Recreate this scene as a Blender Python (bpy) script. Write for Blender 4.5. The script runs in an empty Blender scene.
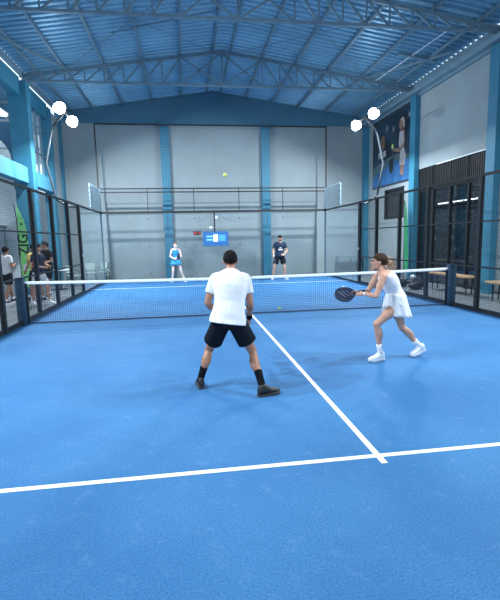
import bpy, bmesh, math, random
from mathutils import Vector as V, Matrix
random.seed(7)
sc = bpy.context.scene
COL = sc.collection
PI = math.pi

# ------------------------------------------------------------------ materials
def mat(name, col, rough=.6, metal=0., spec=.5, noise=None, bump=None, emit=None, coat=0., var=None):
    m = bpy.data.materials.new(name); m.use_nodes = True
    n = m.node_tree.nodes; l = m.node_tree.links; b = n['Principled BSDF']
    b.inputs['Base Color'].default_value = (*col, 1); b.inputs['Roughness'].default_value = rough
    b.inputs['Metallic'].default_value = metal; b.inputs['Specular IOR Level'].default_value = spec
    b.inputs['Coat Weight'].default_value = coat
    tc = n.new('ShaderNodeTexCoord')
    if noise:                                  # (scale, amount 0..1, detail)
        t = n.new('ShaderNodeTexNoise'); t.inputs['Scale'].default_value = noise[0]; t.inputs['Detail'].default_value = noise[2] if len(noise) > 2 else 4
        l.new(tc.outputs['Object'], t.inputs['Vector'])
        r = n.new('ShaderNodeValToRGB'); k = noise[1]
        r.color_ramp.elements[0].position = .3; r.color_ramp.elements[1].position = .7
        r.color_ramp.elements[0].color = (*[c*(1-k) for c in col], 1); r.color_ramp.elements[1].color = (*[min(1, c*(1+k)) for c in col], 1)
        l.new(t.outputs['Fac'], r.inputs['Fac']); l.new(r.outputs['Color'], b.inputs['Base Color'])
    if bump:                                   # (scale, strength, stretch xyz)
        t = n.new('ShaderNodeTexNoise'); t.inputs['Scale'].default_value = bump[0]; t.inputs['Detail'].default_value = 3
        mp = n.new('ShaderNodeMapping'); mp.inputs['Scale'].default_value = bump[2] if len(bump) > 2 else (1, 1, 1)
        l.new(tc.outputs['Object'], mp.inputs['Vector']); l.new(mp.outputs['Vector'], t.inputs['Vector'])
        bp = n.new('ShaderNodeBump'); bp.inputs['Strength'].default_value = bump[1]; bp.inputs['Distance'].default_value = .02
        l.new(t.outputs['Fac'], bp.inputs['Height']); l.new(bp.outputs['Normal'], b.inputs['Normal'])
    if emit:
        b.inputs['Emission Color'].default_value = (*emit[0], 1); b.inputs['Emission Strength'].default_value = emit[1]
    return m

def glass_mat(name, tint=(.975, .99, .993), base=.05):
    m = bpy.data.materials.new(name); m.use_nodes = True
    n = m.node_tree.nodes; l = m.node_tree.links; n.clear()
    o = n.new('ShaderNodeOutputMaterial'); mx = n.new('ShaderNodeMixShader'); tr = n.new('ShaderNodeBsdfTransparent')
    gl = n.new('ShaderNodeBsdfGlossy'); lw = n.new('ShaderNodeFresnel'); lw.inputs['IOR'].default_value = 1.45
    tr.inputs['Color'].default_value = (*tint, 1); gl.inputs['Roughness'].default_value = .02; gl.inputs['Color'].default_value = (.9, .95, 1, 1)
    mu = n.new('ShaderNodeMath'); mu.operation = 'MULTIPLY'; mu.inputs[1].default_value = .45
    l.new(lw.outputs[0], mu.inputs[0]); l.new(mu.outputs[0], mx.inputs[0]); l.new(tr.outputs[0], mx.inputs[1]); l.new(gl.outputs[0], mx.inputs[2]); l.new(mx.outputs[0], o.inputs[0])
    return m

def turf_mat():
    m = bpy.data.materials.new('blue_turf'); m.use_nodes = True
    n = m.node_tree.nodes; l = m.node_tree.links; b = n['Principled BSDF']
    tc = n.new('ShaderNodeTexCoord')
    def noise(s, d, r=.6):
        t = n.new('ShaderNodeTexNoise'); t.inputs['Scale'].default_value = s; t.inputs['Detail'].default_value = d; t.inputs['Roughness'].default_value = r
        l.new(tc.outputs['Object'], t.inputs['Vector']); return t
    big = noise(.55, 5); fine = noise(75, 4, .85); mid = noise(7, 6, .7)
    r1 = n.new('ShaderNodeValToRGB'); r1.color_ramp.elements[0].position = .35; r1.color_ramp.elements[1].position = .7
    r1.color_ramp.elements[0].color = (.026, .145, .36, 1); r1.color_ramp.elements[1].color = (.048, .2, .44, 1)
    l.new(big.outputs['Fac'], r1.inputs['Fac'])
    r2 = n.new('ShaderNodeValToRGB'); r2.color_ramp.elements[0].position = .3; r2.color_ramp.elements[1].position = .75
    r2.color_ramp.elements[0].color = (.4, .48, .58, 1); r2.color_ramp.elements[1].color = (1.75, 1.6, 1.4, 1)
    l.new(fine.outputs['Fac'], r2.inputs['Fac'])
    mu = n.new('ShaderNodeMixRGB'); mu.blend_type = 'MULTIPLY'; mu.inputs[0].default_value = 1
    l.new(r1.outputs['Color'], mu.inputs[1]); l.new(r2.outputs['Color'], mu.inputs[2])
    r3 = n.new('ShaderNodeValToRGB'); r3.color_ramp.elements[0].position = .56; r3.color_ramp.elements[1].position = .78
    r3.color_ramp.elements[0].color = (0, 0, 0, 1); r3.color_ramp.elements[1].color = (.16, .16, .16, 1)
    l.new(mid.outputs['Fac'], r3.inputs['Fac'])
    mx = n.new('ShaderNodeMixRGB'); l.new(r3.outputs['Color'], mx.inputs[0]); l.new(mu.outputs['Color'], mx.inputs[1]); mx.inputs[2].default_value = (.35, .5, .75, 1)
    l.new(mx.outputs['Color'], b.inputs['Base Color'])
    b.inputs['Roughness'].default_value = .75; b.inputs['Specular IOR Level'].default_value = .26
    bp = n.new('ShaderNodeBump'); bp.inputs['Strength'].default_value = .5; bp.inputs['Distance'].default_value = .01
    l.new(fine.outputs['Fac'], bp.inputs['Height']); l.new(bp.outputs['Normal'], b.inputs['Normal'])
    return m

M = dict(
 turf=turf_mat(), line=mat('white_line', (.85, .88, .9), .9, noise=(60, .08)),
 concrete=mat('grey_floor', (.19, .22, .24), .35, noise=(1.2, .2)),
 wall=mat('grey_render', (.285, .345, .372), .85, noise=(.9, .07, 6), bump=(25, .08)),
 wall_light=mat('pale_panel', (.76, .84, .9), .75, noise=(1.1, .06, 5)),
 blue=mat('blue_paint', (.03, .19, .3), .6, noise=(2, .1), bump=(12, .06)),
 beam=mat('light_blue_paint', (.06, .26, .38), .6, noise=(2, .08)),
 roof=mat('roof_sheet', (.2, .42, .6), .38, .5, noise=(.8, .14)),
 steel=mat('truss_steel', (.17, .27, .34), .5, .3, noise=(6, .15)),
 gutter=mat('eave_steel', (.2, .32, .4), .5, .3, noise=(2, .12)),
 black=mat('black_coat', (.006, .009, .013), .6, noise=(20, .2)),
 wire=mat('dark_wire', (.006, .009, .012), .7),
 netcord=mat('net_cord', (.02, .045, .09), .8),
 fencegrey=mat('galvanised_wire', (.42, .5, .55), .5, .3),
 tape=mat('white_tape', (.86, .9, .93), .7, noise=(30, .05)),
 postblue=mat('navy_padding', (.02, .055, .1), .55, noise=(9, .2), bump=(14, .3)),
 galv=mat('brushed_steel_pole', (.07, .085, .1), .4, .5, noise=(15, .15)),
 glass=glass_mat('clear_glass'), dglass=glass_mat('smoked_glass', (.62, .64, .66)),
 white=mat('white_plastic', (.8, .84, .86), .4), lamp=mat('lamp_lens', (1, 1, 1), .3, emit=((.88, .95, 1), 22)),
 tube=mat('tube_lens', (1, 1, 1), .3, emit=((.95, .97, 1), 7)),
 screen=mat('screen_blue', (.01, .1, .35), .3, emit=((.015, .16, .5), .55)), screenw=mat('screen_white', (.7, .85, 1), .3, emit=((.8, .93, 1), 1.1)),
 screenl=mat('screen_pale', (.2, .5, .8), .3, emit=((.15, .5, .85), .9)), red=mat('red_led', (.6, .02, .01), .4, emit=((1, .08, .03), .7)),
 ball=mat('ball_felt', (.68, .76, .18), .9, noise=(60, .15)),
 dark=mat('dark_interior', (.035, .04, .042), .6, noise=(2, .3)), brown=mat('brown_cabinet', (.075, .055, .045), .55, noise=(3, .25, 6)),
 shutter=mat('dark_shutter', (.014, .017, .02), .55, .2, noise=(3, .2)),
 wood=mat('light_wood', (.5, .32, .17), .5, noise=(7, .2, 6)), card=mat('cardboard', (.42, .3, .24), .8, noise=(4, .12)),
 green=mat('lime_fabric', (.28, .8, .28), .7, noise=(3, .12)), green2=mat('green_fabric', (.02, .22, .09), .7, noise=(3, .2)),
 ink=mat('black_ink', (.01, .02, .02), .7), paper=mat('paper', (.75, .8, .8), .8),
 grey=mat('grey_plastic', (.22, .25, .26), .6, noise=(6, .15)), bottle=mat('bottle_glass', (.1, .16, .14), .15, spec=.8),
 pale=mat('pale_chair_plastic', (.45, .55, .52), .5),
 skin=mat('skin_tan', (.42, .2, .125), .5, noise=(14, .12), bump=(60, .05)), skin2=mat('skin_fair', (.56, .3, .21), .5, noise=(14, .09), bump=(60, .05)),
 skin3=mat('skin_pale', (.75, .56, .5), .5, noise=(14, .07)),
 hairblack=mat('black_hair', (.011, .009, .01), .85, spec=.15, noise=(60, .5), bump=(90, .9)),
 hairbrown=mat('brown_hair', (.04, .022, .013), .7, spec=.2, noise=(30, .5, 8), bump=(45, .9, (1, 1, .3))),
 hairbun=mat('highlighted_hair', (.3, .18, .1), .5, noise=(40, .45, 8), bump=(45, .9)),
 blue_dark=mat('dark_blue_paint', (.02, .12, .24), .7, noise=(.8, .25)), shirt=mat('white_jersey', (.74, .75, .77), .8, bump=(7, .9, (1, 1, .45))), wdress=mat('white_dress_knit', (.76, .77, .8), .75, bump=(9, .7, (1.3, 1.3, .5))),
 shorts=mat('black_shorts_fabric', (.007, .01, .015), .8, spec=.15, bump=(6, .7)), sock=mat('black_sock', (.005, .006, .009), .9, spec=.1, bump=(90, .3)),
 wsock=mat('white_sock', (.78, .8, .84), .9), shoe=mat('grey_shoe', (.016, .017, .02), .6, noise=(30, .4)), shoeb=mat('black_shoe_upper', (.02, .022, .028), .6, noise=(30, .4)),
 sole=mat('tan_sole', (.05, .045, .045), .6), wshoe=mat('white_shoe', (.82, .84, .88), .45), wsole=mat('white_rubber', (.7, .74, .8), .5),
 racket=mat('racket_navy', (.012, .018, .045), .3, coat=.4), racketg=mat('racket_print', (.4, .46, .55), .4),
 turq=mat('turquoise_kit', (.03, .29, .5), .7, bump=(8, .3)), navy=mat('navy_shirt', (.007, .024, .06), .8, bump=(7, .4)),
 yellow=mat('yellow_shirt', (.75, .55, .16), .8, bump=(7, .4)), blackshirt=mat('black_shirt', (.012, .014, .018), .8, spec=.2, bump=(7, .4)),
 greyshorts=mat('pale_shorts', (.6, .63, .66), .8), redp=mat('red_print', (.5, .03, .05), .7), eye=mat('dark_eye', (.02, .015, .012), .2), lip=mat('lips', (.42, .14, .12), .5),
 teeth=mat('print_white', (.7, .75, .8), .7),
)

# ------------------------------------------------------------------ helpers
def link(name, bm, m, parent=None, smooth=False, mats=None):
    me = bpy.data.meshes.new(name); bm.normal_update(); bm.to_mesh(me); bm.free()
    for x in (mats or [m]): me.materials.append(x)
    if smooth:
        me.polygons.foreach_set('use_smooth', [True]*len(me.polygons))
    o = bpy.data.objects.new(name, me); COL.objects.link(o)
    if parent:
        o.parent = parent
        o.matrix_parent_inverse = parent.matrix_world.inverted() if parent.type != 'EMPTY' else Matrix.Translation(-parent.location)
    return o
def thing(name, label, cat, loc=(0, 0, 0), group=None, kind=None):
    o = bpy.data.objects.new(name, None); o.empty_display_size = .1; COL.objects.link(o); o.location = loc
    return tag(o, label, cat, group, kind)
def tag(o, label, cat, group=None, kind=None):
    o['label'] = label; o['category'] = cat
    if group: o['group'] = group
    if kind: o['kind'] = kind
    return o
def struct(o, label=None, cat='structure'):
    o['kind'] = 'structure'
    if label: o['label'] = label; o['category'] = cat
    return o
def B(): return bmesh.new()
def box(bm, x0, x1, y0, y1, z0, z1, bev=0):
    r = bmesh.ops.create_cube(bm, size=1, matrix=Matrix.Translation(((x0+x1)/2, (y0+y1)/2, (z0+z1)/2)) @ Matrix.Diagonal((x1-x0, y1-y0, z1-z0, 1)))
    if bev:
        es = list({e for v in r['verts'] for e in v.link_edges})
        bmesh.ops.bevel(bm, geom=es, offset=bev, segments=2, affect='EDGES', profile=.5)
    return bm
def frame_of(d):
    d = d.normalized(); a = V((0, 0, 1)) if abs(d.z) < .95 else V((1, 0, 0))
    u = d.cross(a).normalized(); w = u.cross(d).normalized(); return u, w
def loft(bm, rings, n=16, cap=True, closed=True):
    """rings: (centre, u vector incl. radius, w vector incl. radius)"""
    L = []
    for c, u, w in rings:
        L.append([bm.verts.new(V(c) + u*math.cos(2*PI*k/n) + w*math.sin(2*PI*k/n)) for k in range(n)])
    for a, b in zip(L, L[1:]):
        for k in range(n): bm.faces.new((a[k], a[(k+1) % n], b[(k+1) % n], b[k]))
    if cap:
        bm.faces.new(L[0][::-1]); bm.faces.new(L[-1])
    return L
def cyl(bm, p, q, r1, r2=None, n=10):
    p, q = V(p), V(q); u, w = frame_of(q-p); r2 = r1 if r2 is None else r2
    loft(bm, [(p, u*r1, w*r1), (q, u*r2, w*r2)], n); return bm
def bar(bm, p, q, a, b=None):
    """square bar between two points"""
    b = a if b is None else b; p, q = V(p), V(q); u, w = frame_of(q-p)
    L = [[bm.verts.new(c + u*sx*a/2 + w*sy*b/2) for sx, sy in ((-1, -1), (1, -1), (1, 1), (-1, 1))] for c in (p, q)]
    for k in range(4): bm.faces.new((L[0][k], L[0][(k+1) % 4], L[1][(k+1) % 4], L[1][k]))
    bm.faces.new(L[0][::-1]); bm.faces.new(L[1]); return bm
def cap(bm, p, q, r1, r2, n=14):
    p, q = V(p), V(q); d = (q-p); u, w = frame_of(d); dn = d.normalized(); R = []
    for t in (80, 55, 30): t = math.radians(t); R.append((p - dn*r1*math.sin(t), u*r1*math.cos(t), w*r1*math.cos(t)))
    R.append((p, u*r1, w*r1)); R.append((q, u*r2, w*r2))
    for t in (30, 55, 80): t = math.radians(t); R.append((q + dn*r2*math.sin(t), u*r2*math.cos(t), w*r2*math.cos(t)))
    loft(bm, R, n); return bm
def ell(bm, c, ax, n=16):
    """ax: three radius vectors"""
    a, b, h = [V(x) for x in ax]
    R = [(V(c) + h*math.sin(math.radians(t)), a*math.cos(math.radians(t)), b*math.cos(math.radians(t))) for t in range(-80, 81, 16)]
    loft(bm, R, n); return bm
def sph(bm, c, r, n=14): return ell(bm, c, ((r, 0, 0), (0, r, 0), (0, 0, r)), n)
def tube(bm, pts, r, n=8):
    pts = [V(p) for p in pts]; R = []
    for i, p in enumerate(pts):
        d = (pts[min(i+1, len(pts)-1)] - pts[max(i-1, 0)]); u, w = frame_of(d); R.append((p, u*r, w*r))
    loft(bm, R, n); return bm
def bake(bm, vox, smooth=6, name='tmp'):
    """voxel union of the closed shapes in bm, smoothed -> new bmesh"""
    bmesh.ops.recalc_face_normals(bm, faces=bm.faces)
    me = bpy.data.meshes.new(name); bm.to_mesh(me); bm.free()
    o = bpy.data.objects.new(name, me); COL.objects.link(o)
    r = o.modifiers.new('r', 'REMESH'); r.mode = 'VOXEL'; r.voxel_size = vox; r.use_smooth_shade = True
    s = o.modifiers.new('s', 'SMOOTH'); s.factor = .5; s.iterations = smooth
    dg = bpy.context.evaluated_depsgraph_get(); dg.update()
    m2 = bpy.data.meshes.new_from_object(o.evaluated_get(dg)); b2 = B(); b2.from_mesh(m2)
    bpy.data.objects.remove(o); bpy.data.meshes.remove(me); bpy.data.meshes.remove(m2)
    return b2
def text_mesh(name, txt, size, mw, m, parent, ext=.002):
    c = bpy.data.curves.new(name, 'FONT'); c.body = txt; c.size = size; c.extrude = ext; c.align_x = 'CENTER'; c.align_y = 'CENTER'; c.offset = size*.02
    o = bpy.data.objects.new(name+'_t', c); COL.objects.link(o)
    dg = bpy.context.evaluated_depsgraph_get(); dg.update()
    me = bpy.data.meshes.new_from_object(o.evaluated_get(dg)); bpy.data.objects.remove(o)
    bm = B(); bm.from_mesh(me); bmesh.ops.transform(bm, matrix=mw, verts=bm.verts)
    return link(name, bm, m, parent)

# ------------------------------------------------------------------ camera
cam = bpy.data.cameras.new('camera'); co = bpy.data.objects.new('camera', cam); COL.objects.link(co); sc.camera = co
yaw, pit, rol = .140294077, -.135654266, -.0221975927
f = V((math.sin(yaw)*math.cos(pit), math.cos(yaw)*math.cos(pit), math.sin(pit)))
r = f.cross(V((0, 0, 1))).normalized(); u = r.cross(f)
c_, s_ = math.cos(rol), math.sin(rol); r2 = r*c_ + u*s_; u2 = u*c_ - r*s_
co.matrix_world = Matrix(((r2.x, u2.x, -f.x, -1.44362314), (r2.y, u2.y, -f.y, -10.0982333), (r2.z, u2.z, -f.z, 1.72384073), (0, 0, 0, 1)))
cam.sensor_fit = 'HORIZONTAL'; cam.sensor_width = 36; cam.lens = 443.822146/500*36; cam.clip_start = .05; cam.clip_end = 300

# ------------------------------------------------------------------ setting
YB = 11.4; XL, XR = -6.75, 7.5; YN = -12.5
def rz(x): return 8.5 - .146*abs(x-.1)          # underside of roof sheeting
bm = B(); box(bm, -14, 13, YN-1, 17, -.2, -.02); struct(link('floor', bm, M['concrete']), 'grey polished concrete hall floor around the blue court', 'floor')
bm = B(); box(bm, -5.06, 5.06, -10.1, 10.06, -.019, 0)
court = struct(link('court_floor', bm, M['turf']), 'blue artificial turf of the padel court', 'floor')
for nm, a in (('service_line', (-4.97, 4.97, -6.975, -6.925)), ('service_line', (-4.97, 4.97, 6.925, 6.975)), ('centre_line', (-.025, .025, -7.07, -6.975)), ('centre_line', (-.025, .025, -6.925, 6.925)), ('centre_line', (-.025, .025, 6.975, 7.07))):
    bm = B(); box(bm, *a, .0, .004); link(nm, bm, M['line'], court)

# back wall with pitched top
def gable(y0, y1, m, name, x0=XL-.2, x1=XR+.2, z0=-.02, off=-.02):
    bm = B(); pts = [(x0, z0), (x1, z0), (x1, rz(x1)+off), (.1, rz(.1)+off), (x0, rz(x0)+off)]
    a = [bm.verts.new((x, y0, z)) for x, z in pts]; b = [bm.verts.new((x, y1, z)) for x, z in pts]
    bm.faces.new(a); bm.faces.new(b[::-1])
    for k in range(5): bm.faces.new((a[k], b[k], b[(k+1) % 5], a[(k+1) % 5]))
    bmesh.ops.recalc_face_normals(bm, faces=bm.faces); return link(name, bm, m)
struct(gable(YB-.02, YB, mat('upper_wall_shade_blue', (.06, .175, .27), .85, noise=(.9, .1, 6)), 'wall_back_2', z0=7.03), 'dark blue gable band at the top of the back wall, shade painted into its colour', 'wall')  # band colour mixes a slight blue paint with the dark of the unlit gable
struct(gable(YB, YB+.25, M['wall'], 'wall_back'), 'grey rendered back wall with a low pitched top', 'wall')
for x in (-2.2, 2.47):
    bm = B(); box(bm, x-.2, x+.2, YB-.2, YB, -.02, 7.05, .01); struct(link('pillar', bm, M['blue']), 'blue pillar on the back wall, %s the hanging screen' % ('left of' if x < 0 else 'right of'), 'pillar')

# right wall: solid with an opening y 2.2..6.25 below z 4.23, a window hole
def panels(name, x0, x1, rects, m):
    bm = B()
    for y0, y1, z0, z1 in rects: box(bm, x0, x1, y0, y1, z0, z1)
    return link(name, bm, m)
EW = 6.95
struct(panels('wall_right', XR, XR+.2, [(YN, 2.0, -.02, EW), (2.0, 6.4, 4.23, EW), (6.4, 7.45, -.02, EW), (9.15, YB, -.02, EW), (7.45, 9.15, -.02, 2.55), (7.45, 9.15, 3.7, EW)], M['wall']), 'grey rendered right wall above the dark shop front', 'wall')
wn = struct(link('window_1', box(B(), XR+.1, XR+.13, 7.45, 9.15, 2.55, 3.7), M['dark']), 'dark recessed window under the tennis poster', 'window')
bm = B(); box(bm, XR-.02, XR+.2, 7.4, 7.5, 2.5, 3.75); box(bm, XR-.02, XR+.2, 9.1, 9.2, 2.5, 3.75); box(bm, XR-.02, XR+.2, 7.4, 9.2, 3.7, 3.76); box(bm, XR-.02, XR+.2, 7.4, 9.2, 2.49, 2.55)
link('window_frame', bm, M['black'], wn)
for y in (1.95, 6.48, 11.2, -2.9, -7.75):
    bm = B(); box(bm, 7.3, XR+.02, y-.2, y+.2, -.02, 6.95, .01)
    struct(link('pillar', bm, M['blue']), {1.95: 'blue pillar at the near end of the dark shop front', 6.48: 'blue pillar between tennis poster and shop front', 11.2: 'blue corner pillar left of the tennis poster'}.get(y, 'blue pillar of the right wall outside the frame'), 'pillar')
bm = B(); box(bm, 7.14, 7.4, YN, YB, 6.97, 7.12, .01); box(bm, 7.38, 7.7, YN, YB, 6.9, 7.0); box(bm, 7.365, 7.38, YN, YB, 7.1, rz(7.37)-.004)
struct(link('beam', bm, M['gutter']), 'grey eave beam along the top of the right wall', 'beam')

# left wall: columns, beams, openings into the next hall
for y, x0, x1 in ((6.5, -7.08, -6.47), (9.45, -6.98, -6.62), (11.2, -7.0, -6.68), (1.7, -7.08, -6.47), (-3.1, -7.08, -6.47), (-7.9, -7.08, -6.47)):
    bm = B(); box(bm, x0, x1, y-.2, y+.2, -.02, 7.1, .012)
    struct(link('column', bm, M['blue']), {6.5: 'thick blue column behind the lime feather flag', 9.45: 'blue column behind the left floodlight pole', 11.2: 'blue corner column at the left end of the back wall', 1.7: 'blue column of the left wall beside the net'}.get(y, 'blue column of the left wall outside the frame'), 'column')
for ya, yb in ((YN, -8.1), (-7.7, -3.3), (-2.9, 1.5), (1.9, 6.3), (6.7, 9.25)):
    bm = B(); box(bm, -6.95, -6.62, ya, yb, 3.78, 4.3, .01); struct(link('beam', bm, M['beam']), {1.9: 'light blue lower beam left of the thick column', 6.7: 'light blue lower beam between the thick and thin columns'}.get(ya, 'light blue lower beam of the left wall'), 'beam')
    bm = B(); box(bm, -6.95, -6.66, ya, yb, 6.62, 7.2, .01); struct(link('beam', bm, M['blue']), {1.9: 'blue upper eave beam left of the thick column', 6.7: 'blue upper eave beam between the thick and thin columns'}.get(ya, 'blue upper eave beam of the left wall'), 'beam')
bm = B(); box(bm, -6.95, -6.75, 9.65, 11.0, -.02, 7.12); struct(link('wall_left', bm, M['wall']), 'grey rendered wall strip between the last left columns', 'wall')
bm = B(); box(bm, -6.65, -6.635, YN, YB, 7.24, rz(-6.65)-.004); struct(link('beam', bm, M['gutter']), 'grey steel eave rail above the left columns', 'beam')
# upright bars in the opening between the columns
t = thing('window_grille', 'grey upright bars in the high opening beside the thick blue column', 'grille', (-6.8, 8, 4.3), kind='structure')
for k in range(4): bm = B(); box(bm, -6.84, -6.78, 7.05+k*.52, 7.17+k*.52, 4.3, 6.62); link('bar', bm, M['gutter'], t)
for z in (5.1, 6.1): bm = B(); box(bm, -6.85, -6.79, 6.7, 9.25, z, z+.05); link('crossbar', bm, M['gutter'], t)

# neighbouring hall seen through the left wall
t = link('wall_left_2', box(B(), -9.3, -9.2, -6, 10.9, -.02, 2.5), M['wall_light'])
struct(t, 'pale metal panel partition behind the spectators', 'wall')
for k in range(26):
    bm = B(); box(bm, -9.2, -9.17, -5.6+k*.65, -5.57+k*.65, 0, 2.5); link('panel_rib', bm, M['grey'], t)
bm = B(); box(bm, -9.2, -9.15, -6, 10.9, 2.45, 2.55); link('rail', bm, M['grey'], t)
t = B()
box(t, -13, -12.8, YN, 16, -.02, 3.4)
for a, b in ((YN, 1.0), (4.5, 8.2), (11.3, 16)): box(t, -13, -12.8, a, b, 3.4, 5)
box(t, -13, -12.8, YN, 16, 5, 7.3)
struct(link('wall_left_3', t, M['wall_light']), 'pale far wall of the neighbouring hall with daylight openings', 'wall')
# dark blue wall with arched opening
bm = B(); arc = [(-10.25 + 1.55*math.cos(a), 5.3 + 1.3*math.sin(a)) for a in [k*PI/14 for k in range(15)]]
poly = [(-8.25, 7.05), (-8.25, 4.1), (-8.7, 4.1)] + arc + [(-11.8, 4.1), (-12.8, 4.1), (-12.8, 7.5)]
va = [bm.verts.new((x, 10.9, z)) for x, z in poly]; vb = [bm.verts.new((x, 11.15, z)) for x, z in poly]
bm.faces.new(va); bm.faces.new(vb[::-1])
for k in range(len(poly)): bm.faces.new((va[k], vb[k], vb[(k+1) % len(poly)], va[(k+1) % len(poly)]))
bmesh.ops.recalc_face_normals(bm, faces=bm.faces); struct(link('wall_left_4', bm, mat('deep_blue', (.02, .12, .23), .6)), 'dark blue wall with an arched opening in the neighbouring hall', 'wall')
bm = B(); box(bm, -12.8, -8.25, 10.9, 11.1, -.02, 4.1); struct(link('wall_left_5', bm, M['wall_light']), 'grey lower wall beneath the arched opening', 'wall')
bm = B(); box(bm, -13, -7.0, 16, 16.2, -.02, 4.45); box(bm, -13, -9.9, 16, 16.2, 4.45, 6.0); box(bm, -7.9, -7.0, 16, 16.2, 4.45, 6.0); box(bm, -13, -7.0, 16, 16.2, 6.0, 8.2); struct(link('wall_left_6', bm, M['wall_light']), 'pale end wall of the neighbouring hall with a daylight opening', 'wall')
for nm, xa, xb, lb in (('ceiling_2', -7, -8.5, 'inner sheet roof strip of the neighbouring hall'), ('ceiling_4', -11.2, -13, 'outer sheet roof strip of the neighbouring hall beyond the added daylight gap')):  # gap between the strips added to let daylight onto partition and spectators
    bm = B(); za, zb = 6.95+(-7-xa)*.108, 6.95+(-7-xb)*.108
    vs = [bm.verts.new(p) for p in ((xa, YN, za), (xa, 16.1, za), (xb, 16.1, zb), (xb, YN, zb), (xa, YN, za+.05), (xa, 16.1, za+.05), (xb, 16.1, zb+.05), (xb, YN, zb+.05))]
    for q in ((0, 1, 2, 3), (7, 6, 5, 4), (0, 4, 5, 1), (2, 6, 7, 3), (1, 5, 6, 2), (0, 3, 7, 4)): bm.faces.new([vs[i] for i in q])
    struct(link(nm, bm, M['roof']), lb, 'roof')
def annex_truss(y):
    t = thing('roof_truss', 'grey truss of the neighbouring hall at depth seen through the left openings', 'truss', (-10, y, 6.3), group='trusses of the neighbouring hall', kind='structure')
    bm = B(); bar(bm, (-12.8, y, 6.35), (-7.1, y, 6.3), .08); link('bottom_chord', bm, M['fencegrey'], t)
    bm = B(); bar(bm, (-12.8, y, 7.5), (-7.1, y, 6.88), .08); link('top_chord', bm, M['fencegrey'], t)
    for k in range(9):
        x = -12.4+k*.65; bm = B(); bar(bm, (x, y, 6.32), (x+(.32 if k % 2 else -.0), y, 6.9+(-7.1-x)*.1), .05); link('web_brace', bm, M['fencegrey'], t)
for y in (3.2, 8.3, 13.5): annex_truss(y)

# roof
def corrug(xa, xb, name, label):
    bm = B(); pitch = .25; n = int((YB+.6-YN)/pitch); prof = []
    for k in range(n):
        y = YN+k*pitch; prof += [(y, 0), (y+.1, 0), (y+.125, .065), (y+.225, .065)]
    A = [bm.verts.new((xa, y, rz(xa)+z)) for y, z in prof]; Bv = [bm.verts.new((xb, y, rz(xb)+z)) for y, z in prof]
    for k in range(len(prof)-1): bm.faces.new((A[k], A[k+1], Bv[k+1], Bv[k]))
    return struct(link(name, bm, M['roof']), label, 'roof')
corrug(-6.66, .1, 'roof', 'left slope of the corrugated metal roof'); corrug(.1, 7.39, 'roof', 'right slope of the corrugated metal roof')
bm = B(); box(bm, -.15, .35, YN, YB+.5, rz(.1)+.045, rz(.1)+.07); struct(link('roof_ridge', bm, M['roof']), 'ridge cap of the metal roof', 'roof')
PX = [-6.2, -5.3, -4.0, -2.67, -1.36, -.2, .42, 1.55, 2.8, 4.05, 5.35, 6.7]
for x in PX:
    bm = B(); z = rz(x)-.055; box(bm, x-.035, x+.035, YN, YB, z-.045, z+.045); struct(link('purlin', bm, M['steel']), 'steel purlin running the length of the roof', 'purlin')['group'] = 'roof purlins'
TZ = 7.2
def tz(x): return rz(x)-.16
def truss(y, lab):
    t = thing('roof_truss', lab, 'truss', (0, y, TZ), kind='structure')
    bm = B(); bar(bm, (-6.7, y, TZ), (7.35, y, TZ), .09, .07); link('bottom_chord', bm, M['steel'], t)
    bm = B(); bar(bm, (-6.75, y, tz(-6.75)), (.1, y, tz(.1)), .09, .09); bar(bm, (.1, y, tz(.1)), (7.4, y, tz(7.4)), .09, .09); link('top_chord', bm, M['steel'], t)
    def web(p, q, a=.05):
        bm = B(); bar(bm, (p[0], y, p[1]), (q[0], y, q[1]), a); link('web_brace', bm, M['steel'], t)
    xs = [-1.36-.655*k for k in range(9)]
    for i, x in enumerate(xs):
        if x < -6.6: break
        web((x, TZ), (x, tz(x)), .04)
        if x-.655 > -6.8: web((x-.655, TZ), (x, tz(x)))
    xs = [1.55+.64*k for k in range(9)]
    for i, x in enumerate(xs):
        web((x, TZ), (x, tz(x)), .04)
        if x+.64 < 7.4: web((x, tz(x)), (x+.64, TZ))
    web((.1, TZ), (.1, tz(.1)), .06); web((-1.36, tz(-1.36)), (.1, TZ)); web((-1.36, TZ), (.1, tz(.1)-.02)); web((.1, tz(.1)-.02), (1.55, TZ)); web((.1, TZ), (1.55, tz(1.55)))
    return t
for y, l in ((6.65, 'steel roof truss farther from the camera, above the lamps'), (1.8, 'steel roof truss nearer the camera, crossing the top edge'), (-3.05, 'steel roof truss above the near players, out of frame'), (-7.9, 'steel roof truss above the service line, out of frame')): truss(y, l)
for (xa, ya, xb, yb, w) in ((-6.6, 3.2, -5.2, 6.6, .06), (7.0, 3.6, 5.5, 6.6, .06), (-5.2, 6.6, -1.0, 1.9, .016), (-4.2, 1.9, -.2, 6.6, .016), (5.4, 6.6, 1.2, 1.9, .016), (4.8, 1.9, .6, 6.6, .016), (6.9, 4.3, 5.6, 4.3, .09), (-3.4, 4.4, -.2, 3.7, .03)):
    bm = B(); bar(bm, (xa, ya, rz(xa)-.13), (xb, yb, rz(xb)-.13), w); struct(link('roof_brace', bm, M['steel']), 'slanting steel brace between the roof trusses', 'brace')['group'] = 'roof braces'
bm = B(); cyl(bm, (5.85, 6.6, 7.5), (6.2, 2.5, 8.1-.6), .012); struct(link('cable', bm, M['white']), 'thin white cable slanting under the roof', 'cable')

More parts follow.
